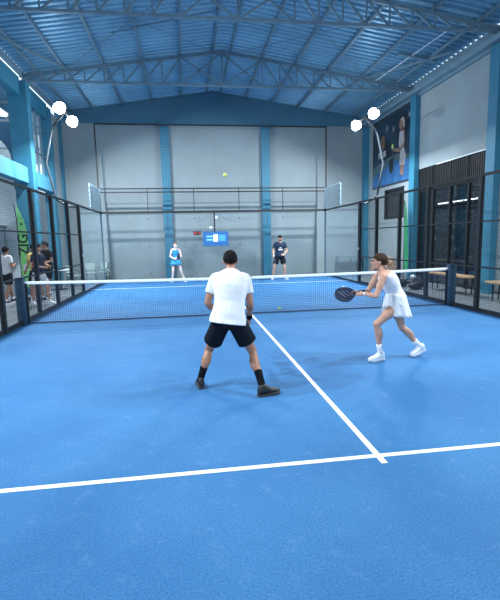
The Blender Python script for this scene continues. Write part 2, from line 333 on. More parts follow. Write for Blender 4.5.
# ------------------------------------------------------------------ shop behind the right wall
struct(panels('wall_right_2', 11.0, 11.2, [(-4, 13, -.02, 4.3)], M['dark']), 'dark rear wall of the shop', 'wall')
bm = B(); box(bm, 7.7, 11.2, 12.8, 13, -.02, 4.3); struct(link('wall_right_3', bm, M['dark']), 'dark end wall of the shop', 'wall')
bm = B(); box(bm, 7.7, 11.2, -4.2, -4, -.02, 4.3); struct(link('wall_right_4', bm, M['dark']), 'dark near end wall of the shop', 'wall')
bm = B(); box(bm, 7.7, 11.2, -4.2, 13, 3.45, 3.55); struct(link('ceiling_3', bm, M['dark']), 'dark ceiling of the shop', 'ceiling')
bm = B(); box(bm, 7.7, 13, -4.2, 13, -.019, -.005); struct(link('floor_2', bm, mat('shop_floor', (.1, .11, .12), .3, noise=(3, .2))), 'dark floor of the shop', 'floor')
t = thing('shop_front', 'dark ribbed shop front with glazing under the grey right wall', 'shop front', (7.6, 4.2, 0), kind='structure')
bm = B(); box(bm, 7.52, 7.58, 2.15, 6.3, 3.35, 4.23)
for k in range(42): box(bm, 7.5, 7.53, 2.2+k*.098, 2.235+k*.098, 3.35, 4.2)
link('ribbed_panel', bm, M['shutter'], t)
for y in (2.2, 3.2, 4.2, 5.25, 6.25): bm = B(); box(bm, 7.5, 7.6, y-.03, y+.03, -.02, 4.23); link('mullion', bm, M['black'], t)
for k, y in enumerate((2.23, 3.23, 4.23, 5.28)): bm = B(); box(bm, 7.54, 7.56, y, y+.96, .06, 3.35); link('glass_pane', bm, M['dglass'], t)
bm = B(); box(bm, 7.46, 7.5, 2.15, 5.0, 4.2, 4.23); link('white_strip', bm, M['white'], t)
for y0, y1 in ((5.2, 6.5), (6.62, 7.5), (3.7, 5.0), (7.62, 8.4)):
    t = thing('tube_light', 'lit fluorescent tube %s on the shop ceiling' % {5.2: 'third from the near end', 6.62: 'second from the far end', 3.7: 'nearest the blue pillar', 7.62: 'shortest, at the far end'}[y0], 'light', (9.6, (y0+y1)/2, 3.1), 'shop tube lights')
    bm = B(); box(bm, 9.55, 9.65, y0, y1, 3.1, 3.16); link('housing', bm, M['white'], t)
    bm = B(); cyl(bm, (9.6, y0+.02, 3.08), (9.6, y1-.02, 3.08), .025); link('tube', bm, M['tube'], t)
    ld = bpy.data.lights.new('tube_lamp', 'AREA'); ld.shape = 'RECTANGLE'; ld.size = .06; ld.size_y = y1-y0; ld.energy = 5; ld.color = (.95, .97, 1); lo = bpy.data.objects.new('tube_lamp', ld); COL.objects.link(lo); lo.location = (9.6, (y0+y1)/2, 3.04)
    bm = B(); cyl(bm, (9.6, (y0+y1)/2, 3.16), (9.6, (y0+y1)/2, 3.45), .01); link('hanger', bm, M['black'], t)
shl = []
for i, y0 in enumerate((3.0, 5.1, 7.2, 9.3)):
    t = thing('shelf_unit', 'dark brown shelf unit against the shop rear wall, number %s from the near side' % ('one', 'two', 'three', 'four')[i], 'shelves', (10.75, y0+1, -.005), 'shop shelf units')
    bm = B(); box(bm, 10.5, 11, y0, y0+.04, 0, 2.7); link('side_panel', bm, M['brown'], t); bm = B(); box(bm, 10.5, 11, y0+1.96, y0+2, 0, 2.7); link('side_panel', bm, M['brown'], t)
    bm = B(); box(bm, 10.97, 10.99, y0, y0+2, 0, 2.7); link('back_panel', bm, M['brown'], t)
    for z in (.9, 1.45, 2.0, 2.35, 2.68): bm = B(); box(bm, 10.48, 11, y0, y0+2, z, z+.04); link('shelf', bm, mat('shelf_board', (.16, .14, .13), .5) if z == .9 and i == 0 else M['brown'], t)
    for q in (0, 1): bm = B(); box(bm, 10.47, 10.5, y0+.03+q*.98, y0+.99+q*.98, .05, .88, .008); d = link('door', bm, M['brown'], t); bm = B(); cyl(bm, (10.45, y0+.9+q*.2, .4), (10.45, y0+.9+q*.2, .6), .012); link('handle', bm, M['galv'], d)
nb = 0
for y0 in (3.0, 5.1, 7.2, 9.3):
    for z in (2.04, 1.49):
        for k in range(5):
            if z < 2 and k % 2: continue
            h = random.uniform(.16, .27); yy = y0+.25+k*.36+random.uniform(-.05, .05)
            bm = B(); uu, ww = V((.035, 0, 0)), V((0, .035, 0)); X = 10.68
            loft(bm, [((X, yy, z), uu, ww), ((X, yy, z+h*.6), uu, ww), ((X, yy, z+h*.75), uu*.4, ww*.4), ((X, yy, z+h), uu*.35, ww*.35)], 10)
            o = link('bottle', bm, random.choice([M['bottle'], M['white'], M['grey']]), smooth=True)
            tag(o, 'small bottle or jar standing on a shelf in the shop', 'bottle', 'bottles on the shop shelves')
def bench(x0, x1, y0, y1, z, lab, m=None):
    t = thing('bench', lab, 'bench', ((x0+x1)/2, (y0+y1)/2, -.005))
    bm = B(); box(bm, x0, x1, y0, y1, z-.05, z, .008); link('bench_top', bm, m or M['wood'], t)
    for yy in (y0+.2, y1-.2):
        bm = B(); cyl(bm, (x0+.06, yy-.08, 0), (x0+.1, yy, z-.05), .02); cyl(bm, (x1-.06, yy+.08, 0), (x1-.1, yy, z-.05), .02); cyl(bm, (x0+.08, yy, .2), (x1-.08, yy, .2), .015); link('leg', bm, M['black'], t)
bench(6.35, 6.75, 1.35, 3.5, .55, 'long wooden bench with black legs in front of the shop glazing')
bench(6.35, 6.75, -1.6, .62, .5, 'wooden bench at the right edge, nearer than the blue pillar')
bench(8.3, 8.9, 3.6, 6.6, .78, 'wooden counter table inside the dark shop', M['wood'])
t = thing('water_bottle', 'small white bottle on the floor beside the long wooden bench', 'bottle', (6.9, 1.75, -.02)); bm = B(); uu, ww = V((.045, 0, 0)), V((0, .045, 0))
loft(bm, [((6.9, 1.75, -.02), uu, ww), ((6.9, 1.75, .22), uu, ww), ((6.9, 1.75, .27), uu*.5, ww*.5)], 14); link('bottle_body', bm, M['white'], t, True); bm = B(); cyl(bm, (6.9, 1.75, .27), (6.9, 1.75, .31), .022); link('cap', bm, M['grey'], t)
# microwave-like machine and planter on the counter
t = thing('till', 'small pale till on the counter inside the shop', 'till', (8.6, 4.3, .78)); bm = B(); box(bm, 8.4, 8.8, 4.1, 4.5, .78, .98, .02); link('till_body', bm, M['grey'], t); bm = B(); box(bm, 8.38, 8.4, 4.15, 4.45, .84, .96); link('display', bm, M['fencegrey'], t)
bm = B(); random.seed(3)
for k in range(40):
    a = random.uniform(0, 6.28); h = random.uniform(.1, .35); p = V((8.6, 5.6, .95)); q = p+V((math.cos(a)*.3, math.sin(a)*.3, h)); d = V((-math.sin(a), math.cos(a), 0))*.03
    m_ = (p+q)/2+V((0, 0, .06)); v = [bm.verts.new(x) for x in (p, m_-d, q, m_+d)]; bm.faces.new(v)
t = thing('potted_plant', 'pale leafy pot plant on the counter inside the shop', 'plant', (8.6, 5.6, .78)); link('leaves', bm, M['fencegrey'], t)['kind'] = 'stuff'
bm = B(); cyl(bm, (8.6, 5.6, .78), (8.6, 5.6, .96), .08, .11, 16); link('pot', bm, M['grey'], t)

# ------------------------------------------------------------------ court enclosure
def wires_y(bm, x, y0, y1, z0, z1, s=.05, w=.0032):
    """grid of square wires in the plane x = const"""
    n = max(1, round((y1-y0)/s)); mz = max(1, round((z1-z0)/s))
    for k in range(1, n): yy = y0+(y1-y0)*k/n; bar(bm, (x, yy, z0), (x, yy, z1), w)
    for k in range(1, mz): zz = z0+(z1-z0)*k/mz; bar(bm, (x, y0, zz), (x, y1, zz), w)
def wires_x(bm, y, x0, x1, z0, z1, s=.05, w=.0032):
    n = max(1, round((x1-x0)/s)); mz = max(1, round((z1-z0)/s))
    for k in range(1, n): xx = x0+(x1-x0)*k/n; bar(bm, (xx, y, z0), (xx, y, z1), w)
    for k in range(1, mz): zz = z0+(z1-z0)*k/mz; bar(bm, (x0, y, zz), (x1, y, zz), w)
PY = [-6, -4.2, -2.6, -1.0, 1.15, 2.75, 4.4, 5.88]
for s in (-1, 1):
    x = s*5.0
    t = thing('court_fence', 'black wire mesh side fence in front of the %s' % ('spectators' if s < 0 else 'dark shop'), 'fence', (x, 0, -.02))
    for y in PY:
        bm = B(); wd = .075 if abs(y) > 5 else .05; box(bm, x-.045, x+.045, y-wd, y+wd, -.02, 3.02, .006); p_ = link('post', bm, M['black'], t)
        bm = B(); cyl(bm, (x-s*.045, y, 1.3), (x-s*.055, y, 1.3), .035 if y > 5 else .0, None, 10) if y > 5 else None
        if y > 5: link('bolt_cap', bm, M['white'], p_)
    ya = -9.9
    for z, w in ((.04, .1), (1.0, .035), (2.0, .035), (3.0, .055)):
        
        for a_, b_ in ([(-6, -.12), (.12, 5.9)] if z < 2 else [(-6, 5.9)]): bm = B(); box(bm, x-.025, x+.025, a_, b_, z-w/2, z+w/2); link('rail', bm, M['black'], t)
    for a, b in zip(PY, PY[1:]):
        
        bm = B(); wires_y(bm, x, a, b, 1.02 if a == -1.0 else .08, 3.0, .05 if a > -3 else .1)
        if a == -1.0: wires_y(bm, x, a, -.12, .08, 1.0); wires_y(bm, x, .12, b, .08, 1.0)
        link('wire_mesh', bm, M['wire'], t)
    # far side glass
    t = thing('glass_wall', 'clear glass side wall of the far court end, %s side' % ('left' if s < 0 else 'right'), 'glass wall', (x, 8, -.02))
    for a, b in ((5.98, 7.98), (8.02, 10.0)): bm = B(); box(bm, x-.006, x+.006, a, b, .04, 2.95); link('glass_pane', bm, M['glass'], t)
    bm = B(); box(bm, x-.03, x+.03, 5.9, 10.06, -.02, .05); link('bottom_rail', bm, M['black'], t)
    bm = B(); box(bm, x-.025, x+.025, 5.9, 10.06, 2.96, 3.02); link('top_rail', bm, M['black'], t)
    bm = B(); box(bm, x-.03, x+.03, 10.0, 10.06, -.02, 4.0); link('post', bm, M['steel'], t)
    bm = B(); box(bm, x-.02, x+.02, 8.0, 8.06, 3.02, 4.0)
    for k in range(5): box(bm, x-.035, x+.035, 7.98, 8.1, 3.1+k*.19, 3.16+k*.19)
    link('lattice_post', bm, M['steel'], t)
    bm = B(); wires_y(bm, x, 8.05, 10.0, 3.02, 4.0, .05, .005); link('wire_mesh', bm, M['steel'], t)
t = thing('glass_wall', 'clear glass back wall of the court with rails and netting above', 'glass wall', (0, 10.03, -.02))
for k in range(5): bm = B(); box(bm, -5+k*2+.01, -3+k*2-.01, 10.02, 10.032, .04, 2.95); link('glass_pane', bm, M['glass'], t)
bm = B(); box(bm, -5.06, 5.06, 10, 10.06, -.02, .05); link('bottom_rail', bm, M['black'], t)
bm = B(); box(bm, -5.06, 5.06, 10, 10.06, 2.95, 3.04); link('top_rail', bm, M['black'], t)
for z in (3.85, 4.0): bm = B(); box(bm, -5.06, 5.06, 10.01, 10.05, z-.025, z+.025); link('rail', bm, M['black'], t)
for k in range(5): bm = B(); wires_x(bm, 10.03, -5+k*2, -3+k*2, 3.04, 3.83, .07, .0026); link('wire_mesh', bm, M['wire'], t)
for x in (-3, -1, 1, 3): bm = B(); box(bm, x-.015, x+.015, 10.015, 10.045, 3.0, 4.0); link('post', bm, M['black'], t)
for x in (-3, -1, 1, 3):
    for z in (.3, 1.5, 2.7): bm = B(); cyl(bm, (x-.0, 10.01, z), (x, 10.02, z), .03); link('glass_clip', bm, M['galv'], t)
for x in (-5.03, 5.03): bm = B(); bar(bm, (x, 10.03, 4.02), (x, 10.03, 6.66), .05); link('netting_post', bm, M['black'], t)
bm = B(); bar(bm, (-5.03, 10.03, 6.66), (5.03, 10.03, 6.66), .05); link('top_bar', bm, M['black'], t)
bm = B(); wires_x(bm, 10.03, -5, 5, 4.02, 6.64, .12, .0022); link('netting', bm, M['fencegrey'], t)['kind'] = 'stuff'

# net
t = thing('tennis_net', 'low net with white top tape across the middle of the court', 'net', (0, 0, 0))
def nz(x): return .88 + .05*(x/4.9)**2
bm = B(); N = 40; R = []
for k in range(N+1):
    x = -4.92+9.84*k/N; R.append((V((x, 0, nz(x)-.028)), V((0, .014, 0)), V((0, 0, .034))))
loft(bm, R, 8); link('top_tape', bm, M['tape'], t)
bm = B()
for k in range(1, 205):
    x = -4.9+9.8*k/205; bar(bm, (x, 0, .03), (x, 0, nz(x)-.04), .0042)
for j in range(1, 20):
    for k in range(20):
        xa = -4.9+9.8*k/20; xb = xa+.49; g = j/20
        bar(bm, (xa, 0, .03+(nz(xa)-.07)*g), (xb, 0, .03+(nz(xb)-.07)*g), .0042)
link('netting', bm, M['netcord'], t)
bm = B(); box(bm, -4.92, 4.92, -.01, .01, .01, .04); link('bottom_cord', bm, M['netcord'], t)
for s in (-1, 1): bm = B(); box(bm, s*4.9-.04, s*4.9+.04, -.012, .012, .02, .9); link('side_band', bm, M['black'], t)
bm = B(); box(bm, -.04, .04, -.018, -.014, .86, .875); link('tape_mark', bm, M['ink'], t)
for s in (-1, 1):
    t = thing('net_post', 'navy padded net post at the %s end of the net' % ('left' if s < 0 else 'right'), 'net post', (s*4.99, 0, 0))
    bm = B(); box(bm, s*4.99-.095, s*4.99+.095, -.095, .095, 0, .99, .03); link('padding', bm, M['postblue'], t, True)
    bm = B(); box(bm, s*4.99-.085, s*4.99+.085, -.085, .085, .99, 1.02); link('cap', bm, M['postblue'], t)
    bm = B(); box(bm, s*4.99-.1, s*4.99+.08, -.14, .14, 0, .015); link('base_plate', bm, M['black'], t)

# floodlight poles
def aim(loc, tgt):
    return (V(tgt)-V(loc)).to_track_quat('-Z', 'Y').to_matrix().to_4x4()
def flood(sx, y, lab, energy):
    t = thing('floodlight_pole', lab, 'floodlight', (sx*5.1, y, 2.9))
    pts = [(5.1, 2.95), (5.3, 2.97), (5.66, 3.18), (5.72, 3.3), (5.92, 4.33), (5.93, 4.42), (5.68, 5.45), (5.6, 5.6), (5.24, 6.02)]
    bm = B(); tube(bm, [(sx*a, y, b) for a, b in pts], .035, 10); link('pole', bm, M['galv'], t, True)
    bm = B(); bar(bm, (sx*5.24, y-.95, 6.04), (sx*5.24, y+.95, 6.04), .05); link('crossarm', bm, M['black'], t)
    for dy in (-.8, .8):
        c = V((sx*5.2, y+dy, 5.98)); mw = Matrix.Translation(c) @ aim(c, (sx*2.6, c.y, 0))
        bm = B(); cyl(bm, (0, 0, -.03), (0, 0, .06), .17, .1, 28); bmesh.ops.transform(bm, matrix=mw, verts=bm.verts); h = link('lamp_head', bm, M['black'], t)
        bm = B(); ell(bm, (0, 0, -.03), ((.19, 0, 0), (0, .19, 0), (0, 0, .16)), 28); bmesh.ops.transform(bm, matrix=mw, verts=bm.verts); link('lens', bm, M['lamp'], h)
        ld = bpy.data.lights.new('floodlight_lamp', 'AREA'); ld.shape = 'DISK'; ld.size = .2; ld.energy = energy; ld.color = (.87, .95, 1); ld.spread = PI
        lo = bpy.data.objects.new('floodlight_lamp', ld); COL.objects.link(lo); lo.matrix_world = mw @ Matrix.Translation((0, 0, -.195)); lo.visible_camera = True
FE = 440
flood(-1, 6, 'bent floodlight pole with two lit lamps on the left fence', FE); flood(1, 6, 'bent floodlight pole with two lit lamps beside the tennis poster', FE)
flood(-1, -5, 'floodlight pole of the near left side, out of frame', FE*.62); flood(1, -5, 'floodlight pole of the near right side, out of frame', FE*.62)

# hanging screen, clock, cameras
t = thing('hanging_screen', 'blue screen hanging from the top rail of the back glass', 'screen', (-.08, 10.2, 1.8))
bm = B(); box(bm, -.66, .5, 10.14, 10.22, 1.45, 2.12, .012); link('housing', bm, mat('screen_case', (.02, .2, .5), .4), t)
bm = B(); box(bm, -.62, .46, 10.13, 10.139, 1.56, 2.06); link('display', bm, M['screen'], t)
bm = B(); box(bm, -.19, .01, 10.122, 10.129, 1.66, 1.98); link('display_panel', bm, M['screenw'], t)
bm = B(); box(bm, -.5, -.22, 10.122, 10.129, 1.86, 1.93); box(bm, -.5, -.22, 10.122, 10.129, 1.71, 1.78); link('display_text_bars', bm, M['screenl'], t)
bm = B(); box(bm, .05, .35, 10.122, 10.129, 1.68, 1.96); link('display_panel', bm, mat('screen_mid', (.05, .3, .6), .3, emit=((.04, .33, .75), .8)), t)
bm = B(); bar(bm, (-.12, 10.16, 2.1), (-.12, 10.12, 3.06), .06); link('hanger', bm, M['black'], t)
for s in (-1, 1): bm = B(); bar(bm, (-.12, 10.12, 3.0), (-.12+s*.6, 10.12, 2.6), .02); bar(bm, (-.12+s*.6, 10.12, 2.6), (-.12+s*.9, 10.12, 2.58), .02); link('stay', bm, M['steel'], t)
for x, z, l in ((-.03, 2.72, 'upper small white camera on the screen hanger'), (-.3, 2.28, 'small white camera just above the blue screen')):
    t = thing('camera', l, 'camera', (x, 10.1, z)); bm = B(); sph(bm, (x, 10.06, z), .07); link('dome', bm, M['white'], t, True); bm = B(); bar(bm, (x, 10.08, z), (-.12, 10.15, z+.02), .03); link('bracket', bm, M['white'], t)
t = thing('led_clock', 'small black clock with red digits left of the blue screen', 'clock', (-.92, 10.1, 2.05)); bm = B(); box(bm, -1.08, -.74, 10.08, 10.14, 1.97, 2.14, .01); link('case', bm, M['black'], t)
def seg7(bm, ch, x0, z0, w, h, y, a):
    S = {'0': 'abcdef', '1': 'bc', '2': 'abged', '3': 'abgcd', '8': 'abcdefg'}[ch]
    for s, (p, q, r_, s2) in dict(a=(0, w, h-a, h), d=(0, w, 0, a), g=(0, w, h/2-a/2, h/2+a/2), f=(0, a, h/2, h), b=(w-a, w, h/2, h), e=(0, a, 0, h/2), c=(w-a, w, 0, h/2)).items():
        if s in S: box(bm, x0+p, x0+q, y-.004, y, z0+r_, z0+s2)
bm = B()
for ch, x in (('0', -1.05), ('2', -.98), ('1', -.87), ('2', -.82)): seg7(bm, ch, x, 2.01, .05, .09, 10.08, .012)
link('digits', bm, M['red'], t)

# ------------------------------------------------------------------ poster on the right wall
t = thing('tennis_poster', 'large poster of a woman player in white on the right wall', 'poster', (7.48, 8.7, 4))
PXp = 7.44
def ppoly(name, pts, m, d):
    bm = B(); v = [bm.verts.new((PXp-d, y, z)) for y, z in pts]; bm.faces.new(v); return link(name, bm, m, t)
ppoly('sheet', [(6.8, 3.98), (6.8, 6.85), (10.4, 6.75), (10.4, 3.98)], mat('poster_night', (.012, .03, .05), .45, noise=(1.3, .8, 6)), 0)
bm = B(); box(bm, 7.445, 7.495, 6.76, 10.44, 3.94, 6.9); link('backing_board', bm, M['dark'], t)
ppoly('printed_court', [(6.8, 3.98), (6.8, 4.75), (8.2, 4.9), (10.4, 4.45), (10.4, 3.98)], mat('poster_blue', (.03, .13, .32), .5, noise=(2, .3)), .002)
ppoly('printed_stand', [(6.8, 4.75), (6.8, 4.95), (8.3, 5.15), (10.4, 4.9), (10.4, 4.45), (8.2, 4.9)], mat('poster_stand', (.07, .13, .15), .5, noise=(5, .4)), .002)
def Z(k): return k
sk = mat('poster_skin', (.24, .14, .11), .5, noise=(6, .2)); wh = mat('poster_white', (.36, .36, .38), .5, noise=(8, .15))
ppoly('printed_dress', [(7.75, 4.62), (7.28, 4.6), (7.2, 4.9), (7.4, 5.3), (7.42, 5.9), (7.62, 6.0), (7.8, 5.95), (7.85, 5.5), (7.72, 5.2)], wh, .006)
ppoly('printed_arm', [(7.62, 5.95), (7.45, 5.9), (7.42, 5.5), (7.75, 5.3), (8.35, 5.42), (8.4, 5.32), (7.8, 5.15), (7.38, 5.32), (7.3, 5.6), (7.38, 5.95), (7.5, 6.02)], sk, .008)
ppoly('printed_legs', [(7.66, 4.62), (7.35, 4.6), (7.4, 4.2), (7.68, 4.22)], sk, .005)
ppoly('printed_face', [(7.66+.17*math.cos(a), 6.22+.2*math.sin(a)) for a in [k*PI/8 for k in range(16)]], sk, .007)
ppoly('printed_hair', [(7.75, 6.42), (7.55, 6.5), (7.38, 6.4), (7.35, 6.1), (7.45, 6.0), (7.5, 6.25), (7.62, 6.36)], mat('poster_blond', (.38, .31, .24), .5), .009)
ppoly('printed_ball', [(8.4+.1*math.cos(a), 5.5+.1*math.sin(a)) for a in [k*PI/8 for k in range(16)]], mat('poster_ball', (.5, .6, .15), .6), .01)
ppoly('printed_racket', [(8.5+.2*math.cos(a), 4.72+.32*math.sin(a)) for a in [k*PI/8 for k in range(16)]], M['ink'], .006)
ppoly('printed_handle', [(8.4, 4.95), (8.1, 5.35), (8.04, 5.32), (8.3, 4.9)], M['ink'], .007)
ppoly('printed_portrait', [(9.35+.22*math.cos(a), 5.85+.3*math.sin(a)) for a in [k*PI/8 for k in range(16)]], mat('poster_portrait', (.17, .1, .07), .5, noise=(5, .4)), .004)
for y, z in ((8.35, 6.2), (7.0, 6.45), (8.95, 6.35)):
    for a in range(4):
        an = a*PI/4+.2; L = .3 if a % 2 else .17; dy, dz = math.cos(an)*L, math.sin(an)*L; ny, nz_ = -math.sin(an)*.012, math.cos(an)*.012
        ppoly('printed_light_star', [(y-dy, z-dz), (y+ny, z+nz_), (y+dy, z+dz), (y-ny, z-nz_)], mat('star', (.35, .5, .6), .5) if False else M['fencegrey'], .005)
text_mesh('printed_words', 'PLUS', .34, Matrix.Translation((PXp-.012, 9.4, 5.32)) @ Matrix.Rotation(-PI/2, 4, 'Z') @ Matrix.Rotation(PI/2, 4, 'X'), M['teeth'], t, .001)

# ------------------------------------------------------------------ feather flags
def feather(lab, x, y, w, top, facing, m, txt=None):
    t = thing('feather_flag', lab, 'flag', (x, y, -.02)); c, s = math.cos(facing), math.sin(facing)
    def P(a, z, d=0): return V((x+a*c - d*s, y+a*s + d*c, z))
    bm = B(); tube(bm, [P(0, -.02), P(0, top*.6), P(0, top*.85), P(-.04, top)], .014); link('pole', bm, M['black'], t)
    bm = B(); F, Bk = [], []
    for k in range(22):
        g = k/21; z = .35+(top-.36)*g; wd = w*(1-max(0, (g-.55)/.45)**2.2)+.01
        F.append((P(0.015, z, .006*math.sin(g*9)), P(wd, z, .03*math.sin(g*7)))); 
    va = [(bm.verts.new(a), bm.verts.new(b)) for a, b in F]
    for p, q in zip(va, va[1:]): bm.faces.new((p[0], p[1], q[1], q[0]))
    o = link('banner', bm, m, t); sm = o.modifiers.new('s', 'SOLIDIFY'); sm.thickness = .004
    bm = B(); bar(bm, P(-.3, .0), P(.3, .0), .03); bar(bm, P(0, .0, -.3), P(0, .0, .3), .03); link('cross_base', bm, M['black'], t)
    if txt:
        mw = Matrix.Translation(P(w*.55, 1.72, -.045)) @ Matrix.Rotation(facing, 4, 'Z') @ Matrix.Rotation(PI/2, 4, 'X') @ Matrix.Rotation(PI/2, 4, 'Z')
        text_mesh('lettering', txt, .42, mw, M['ink'], t)
        bm = B(); p = P(w*.5, .95, -.03); box(bm, p.x-.07, p.x+.07, p.y-.004, p.y, .85, 1.1); link('paper_note', bm, M['paper'], t)
        bm = B(); p = P(w*.45, 2.35, -.03); box(bm, p.x-.03, p.x+.03, p.y-.004, p.y, 2.33, 2.4); link('lettering', bm, M['ink'], t)
feather('lime green feather flag with black letters beside the thick blue column', -6.7, 5.05, .28, 2.98, 0.15, M['green'], 'ZIG')
feather('narrow green feather flag beside the blue pillar on the right', 7.08, 6.5, .24, 3.1, -1.45, M['green2'])

# ------------------------------------------------------------------ clutter
t = thing('steel_trolley', 'thin dark steel frame table behind the right corner of the glass', 'table', (6.6, 10.9, -.02))
for x in (5.9, 6.65, 7.2):
    for y in (10.7, 11.1): bm = B(); bar(bm, (x, y, -.02), (x, y, .77), .035); link('leg', bm, M['steel'], t)
bm = B(); box(bm, 5.87, 7.23, 10.68, 11.12, .75, .79); link('top_frame', bm, M['steel'], t)
for i, (x, y, w, d, z0, z1) in enumerate(((6.95, 8.1, .7, .9, -.02, .45), (6.95, 8.0, .6, .8, .45, .85), (6.9, 7.35, .45, .4, -.02, .5))):
    t = thing('cardboard_box', ('tan cardboard box on the floor under the dark window', 'tan cardboard box on top of another box', 'small tan cardboard box nearest the green flag')[i], 'box', (x, y, z0), 'cardboard boxes by the wall')
    bm = B(); box(bm, x-w/2, x+w/2, y-d/2, y+d/2, z0, z1, .006); link('carton', bm, M['card'], t); bm = B(); box(bm, x-.03, x+.03, y-d/2-.003, y+d/2+.003, z1-.1, z1+.003); link('packing_tape', bm, M['wood'], t)
for i, (x, y) in enumerate(((6.0, 3.5), (6.35, 4.1), (5.9, 4.35))):
    t = thing('sports_bag', ('black sports bag on the floor beyond the fence, nearest the net post', 'black sports bag against the blue pillar side', 'black sports bag nearest the far fence post')[i], 'bag', (x, y, -.02), 'bags on the floor')
    bm = B(); ell(bm, (x, y, .11), ((.3, .15, 0), (-.08, .17, 0), (0, 0, .13))); ell(bm, (x-.12, y+.05, .2), ((.14, 0, 0), (0, .12, 0), (0, 0, .1))); link('bag_body', bm, M['black'], t, True)
    bm = B(); tube(bm, [(x-.15, y, .2), (x-.08, y, .36), (x+.12, y, .34), (x+.18, y, .16)], .015); link('handle', bm, M['grey'], t)
bm = B(); ell(bm, (6.23, 4.15, .33), ((.1, 0, 0), (0, .1, 0), (0, 0, .07))); tag(link('towel', bm, M['white'], smooth=True), 'small white rolled towel on a black sports bag', 'towel')
# left side: table and chairs
t = thing('high_table', 'small white round table beyond the left fence', 'table', (-6.2, 7.6, -.02)); bm = B(); cyl(bm, (-6.2, 7.6, .72), (-6.2, 7.6, .76), .36, None, 28); link('table_top', bm, M['white'], t); bm = B(); cyl(bm, (-6.2, 7.6, 0), (-6.2, 7.6, .72), .035); link('pole', bm, M['galv'], t); bm = B(); cyl(bm, (-6.2, 7.6, -.02), (-6.2, 7.6, .01), .24, None, 24); link('base', bm, M['black'], t)
for i, (x, y, rz_) in enumerate(((-5.65, 10.4, .3), (-5.15, 10.65, -.2), (-6.0, 8.8, 1.2))):
    t = thing('plastic_chair', ('pale plastic chair behind the back left glass corner', 'pale plastic chair just inside the corner, right of its twin', 'pale plastic chair near the white round table')[i], 'chair', (x, y, -.02), 'plastic chairs')
    W = Matrix.Translation((x, y, -.02)) @ Matrix.Rotation(rz_, 4, 'Z')
    def L(nm, fn, m=M['pale']):
        bm = B(); fn(bm); bmesh.ops.transform(bm, matrix=W, verts=bm.verts); link(nm, bm, m, t)
    L('seat', lambda b: box(b, -.21, .21, -.2, .2, .43, .46, .01)); L('backrest', lambda b: box(b, -.2, .2, .19, .22, .55, .85, .01))
    for a in (-1, 1):
        for q in (-1, 1): L('leg', lambda b: cyl(b, (a*.22, q*.21, 0), (a*.18, q*.17, .44), .015), M['galv'])
        L('arm', lambda b: tube(b, [(a*.19, .2, .45), (a*.19, .2, .65), (a*.2, -.12, .65), (a*.19, -.16, .45)], .012), M['galv'])
t = thing('wall_notice', 'grey notice frame on the pale partition, upper left', 'notice', (-9.1, 5.8, 1.9)); bm = B(); box(bm, -9.17, -9.14, 5.4, 6.5, 1.9, 2.4); link('frame', bm, M['grey'], t)

# balls
for c, l in (((-.7, -2.0, 2.87), 'yellow-green ball flying high above the net'), ((.77, .42, .034), 'yellow-green ball lying on the turf behind the net')):
    bm = B(); sph(bm, c, .034 if c[2] < 1 else .036, 20); o = link('padel_ball', bm, M['ball'], smooth=True); tag(o, l, 'ball')

# ------------------------------------------------------------------ people
def hand(bm, wr, d, n, side, curl=.5, s=1.):
    """d = pointing direction, n = palm normal, side = +1/-1 thumb along d x n"""
    d = V(d).normalized(); n = V(n); n = (n-d*n.dot(d)).normalized(); w = d.cross(n).normalized()*side; wr = V(wr)
    loft(bm, [(wr-d*.01, w*.026*s, n*.02*s), (wr+d*.03*s, w*.036*s, n*.018*s), (wr+d*.075*s, w*.041*s, n*.016*s), (wr+d*.092*s, w*.038*s, n*.012*s)], 12)
    for k, ln in enumerate((.068, .077, .072, .056)):
        off = (.031-.0207*k)*s; p = wr + d*.082*s + w*off; a = curl*.35; dd = (d + w*(.12-.08*k)).normalized()
        for j, fr in enumerate((.45, .32, .26)):
            q = p + (dd*math.cos(a)+n*math.sin(a))*ln*fr*s; cap(bm, p, q, (.0088-.0012*j)*s, (.0078-.0012*j)*s, 8); p = q; a += curl
    p = wr + d*.025*s + w*.03*s; dd = (d*.6+w*.75+n*.25*curl).normalized()
    for j, ln in enumerate((.036, .03, .024)):
        q = p+dd*ln*s; cap(bm, p, q, (.0115-.001*j)*s, (.0105-.001*j)*s, 8); p = q; dd = (dd+d*.4+n*.35*curl-w*.25).normalized()

def torso_rings(J, k, grow=0., lo=0., hi=1., n=9, hemflare=0.):
    """elliptical rings from pelvis to neck base; k = (hip w, waist w, chest w, depth)"""
    pel, nb = J['pelvis'], J['neck']; hl = (J['hipR']-J['hipL']).normalized(); sl = (J['shR']-J['shL']).normalized()
    up0 = (nb-pel); spine = J.get('spine', (pel+nb)/2)
    out = []
    prof = [(-.16, k[0]*.75, k[3]*.85), (-.06, k[0], k[3]*1.05), (.08, k[0]*.98, k[3]*1.02), (.35, k[1], k[3]*.88), (.62, k[2], k[3]*1.04), (.82, k[2]*1.04, k[3]*.98), (.93, k[2]*.86, k[3]*.76), (1.0, .075, .07)]
    def at(t):
        for (a, wa, da), (b, wb, db) in zip(prof, prof[1:]):
            if t <= b: g = (t-a)/(b-a); g = max(0, g); g = g*g*(3-2*g); return wa+(wb-wa)*g, da+(db-da)*g
        return prof[-1][1:]
    for i in range(n):
        t = lo+(hi-lo)*i/(n-1); tt = max(0, min(1, t)); c = pel*(1-tt)**2 + spine*2*tt*(1-tt) + nb*tt**2
        if t < 0: c = pel + up0.normalized()*up0.length*t
        tg = (2*(1-tt)*(spine-pel)+2*tt*(nb-spine)).normalized(); lat = hl.lerp(sl, tt); lat = (lat-tg*lat.dot(tg)).normalized(); fw = tg.cross(lat)
        w_, d_ = at(t); fl = hemflare*max(0, 1-(t-lo)/.35)
        out.append((c, lat*(w_+grow+fl), fw*(d_+grow+fl)))
    return out
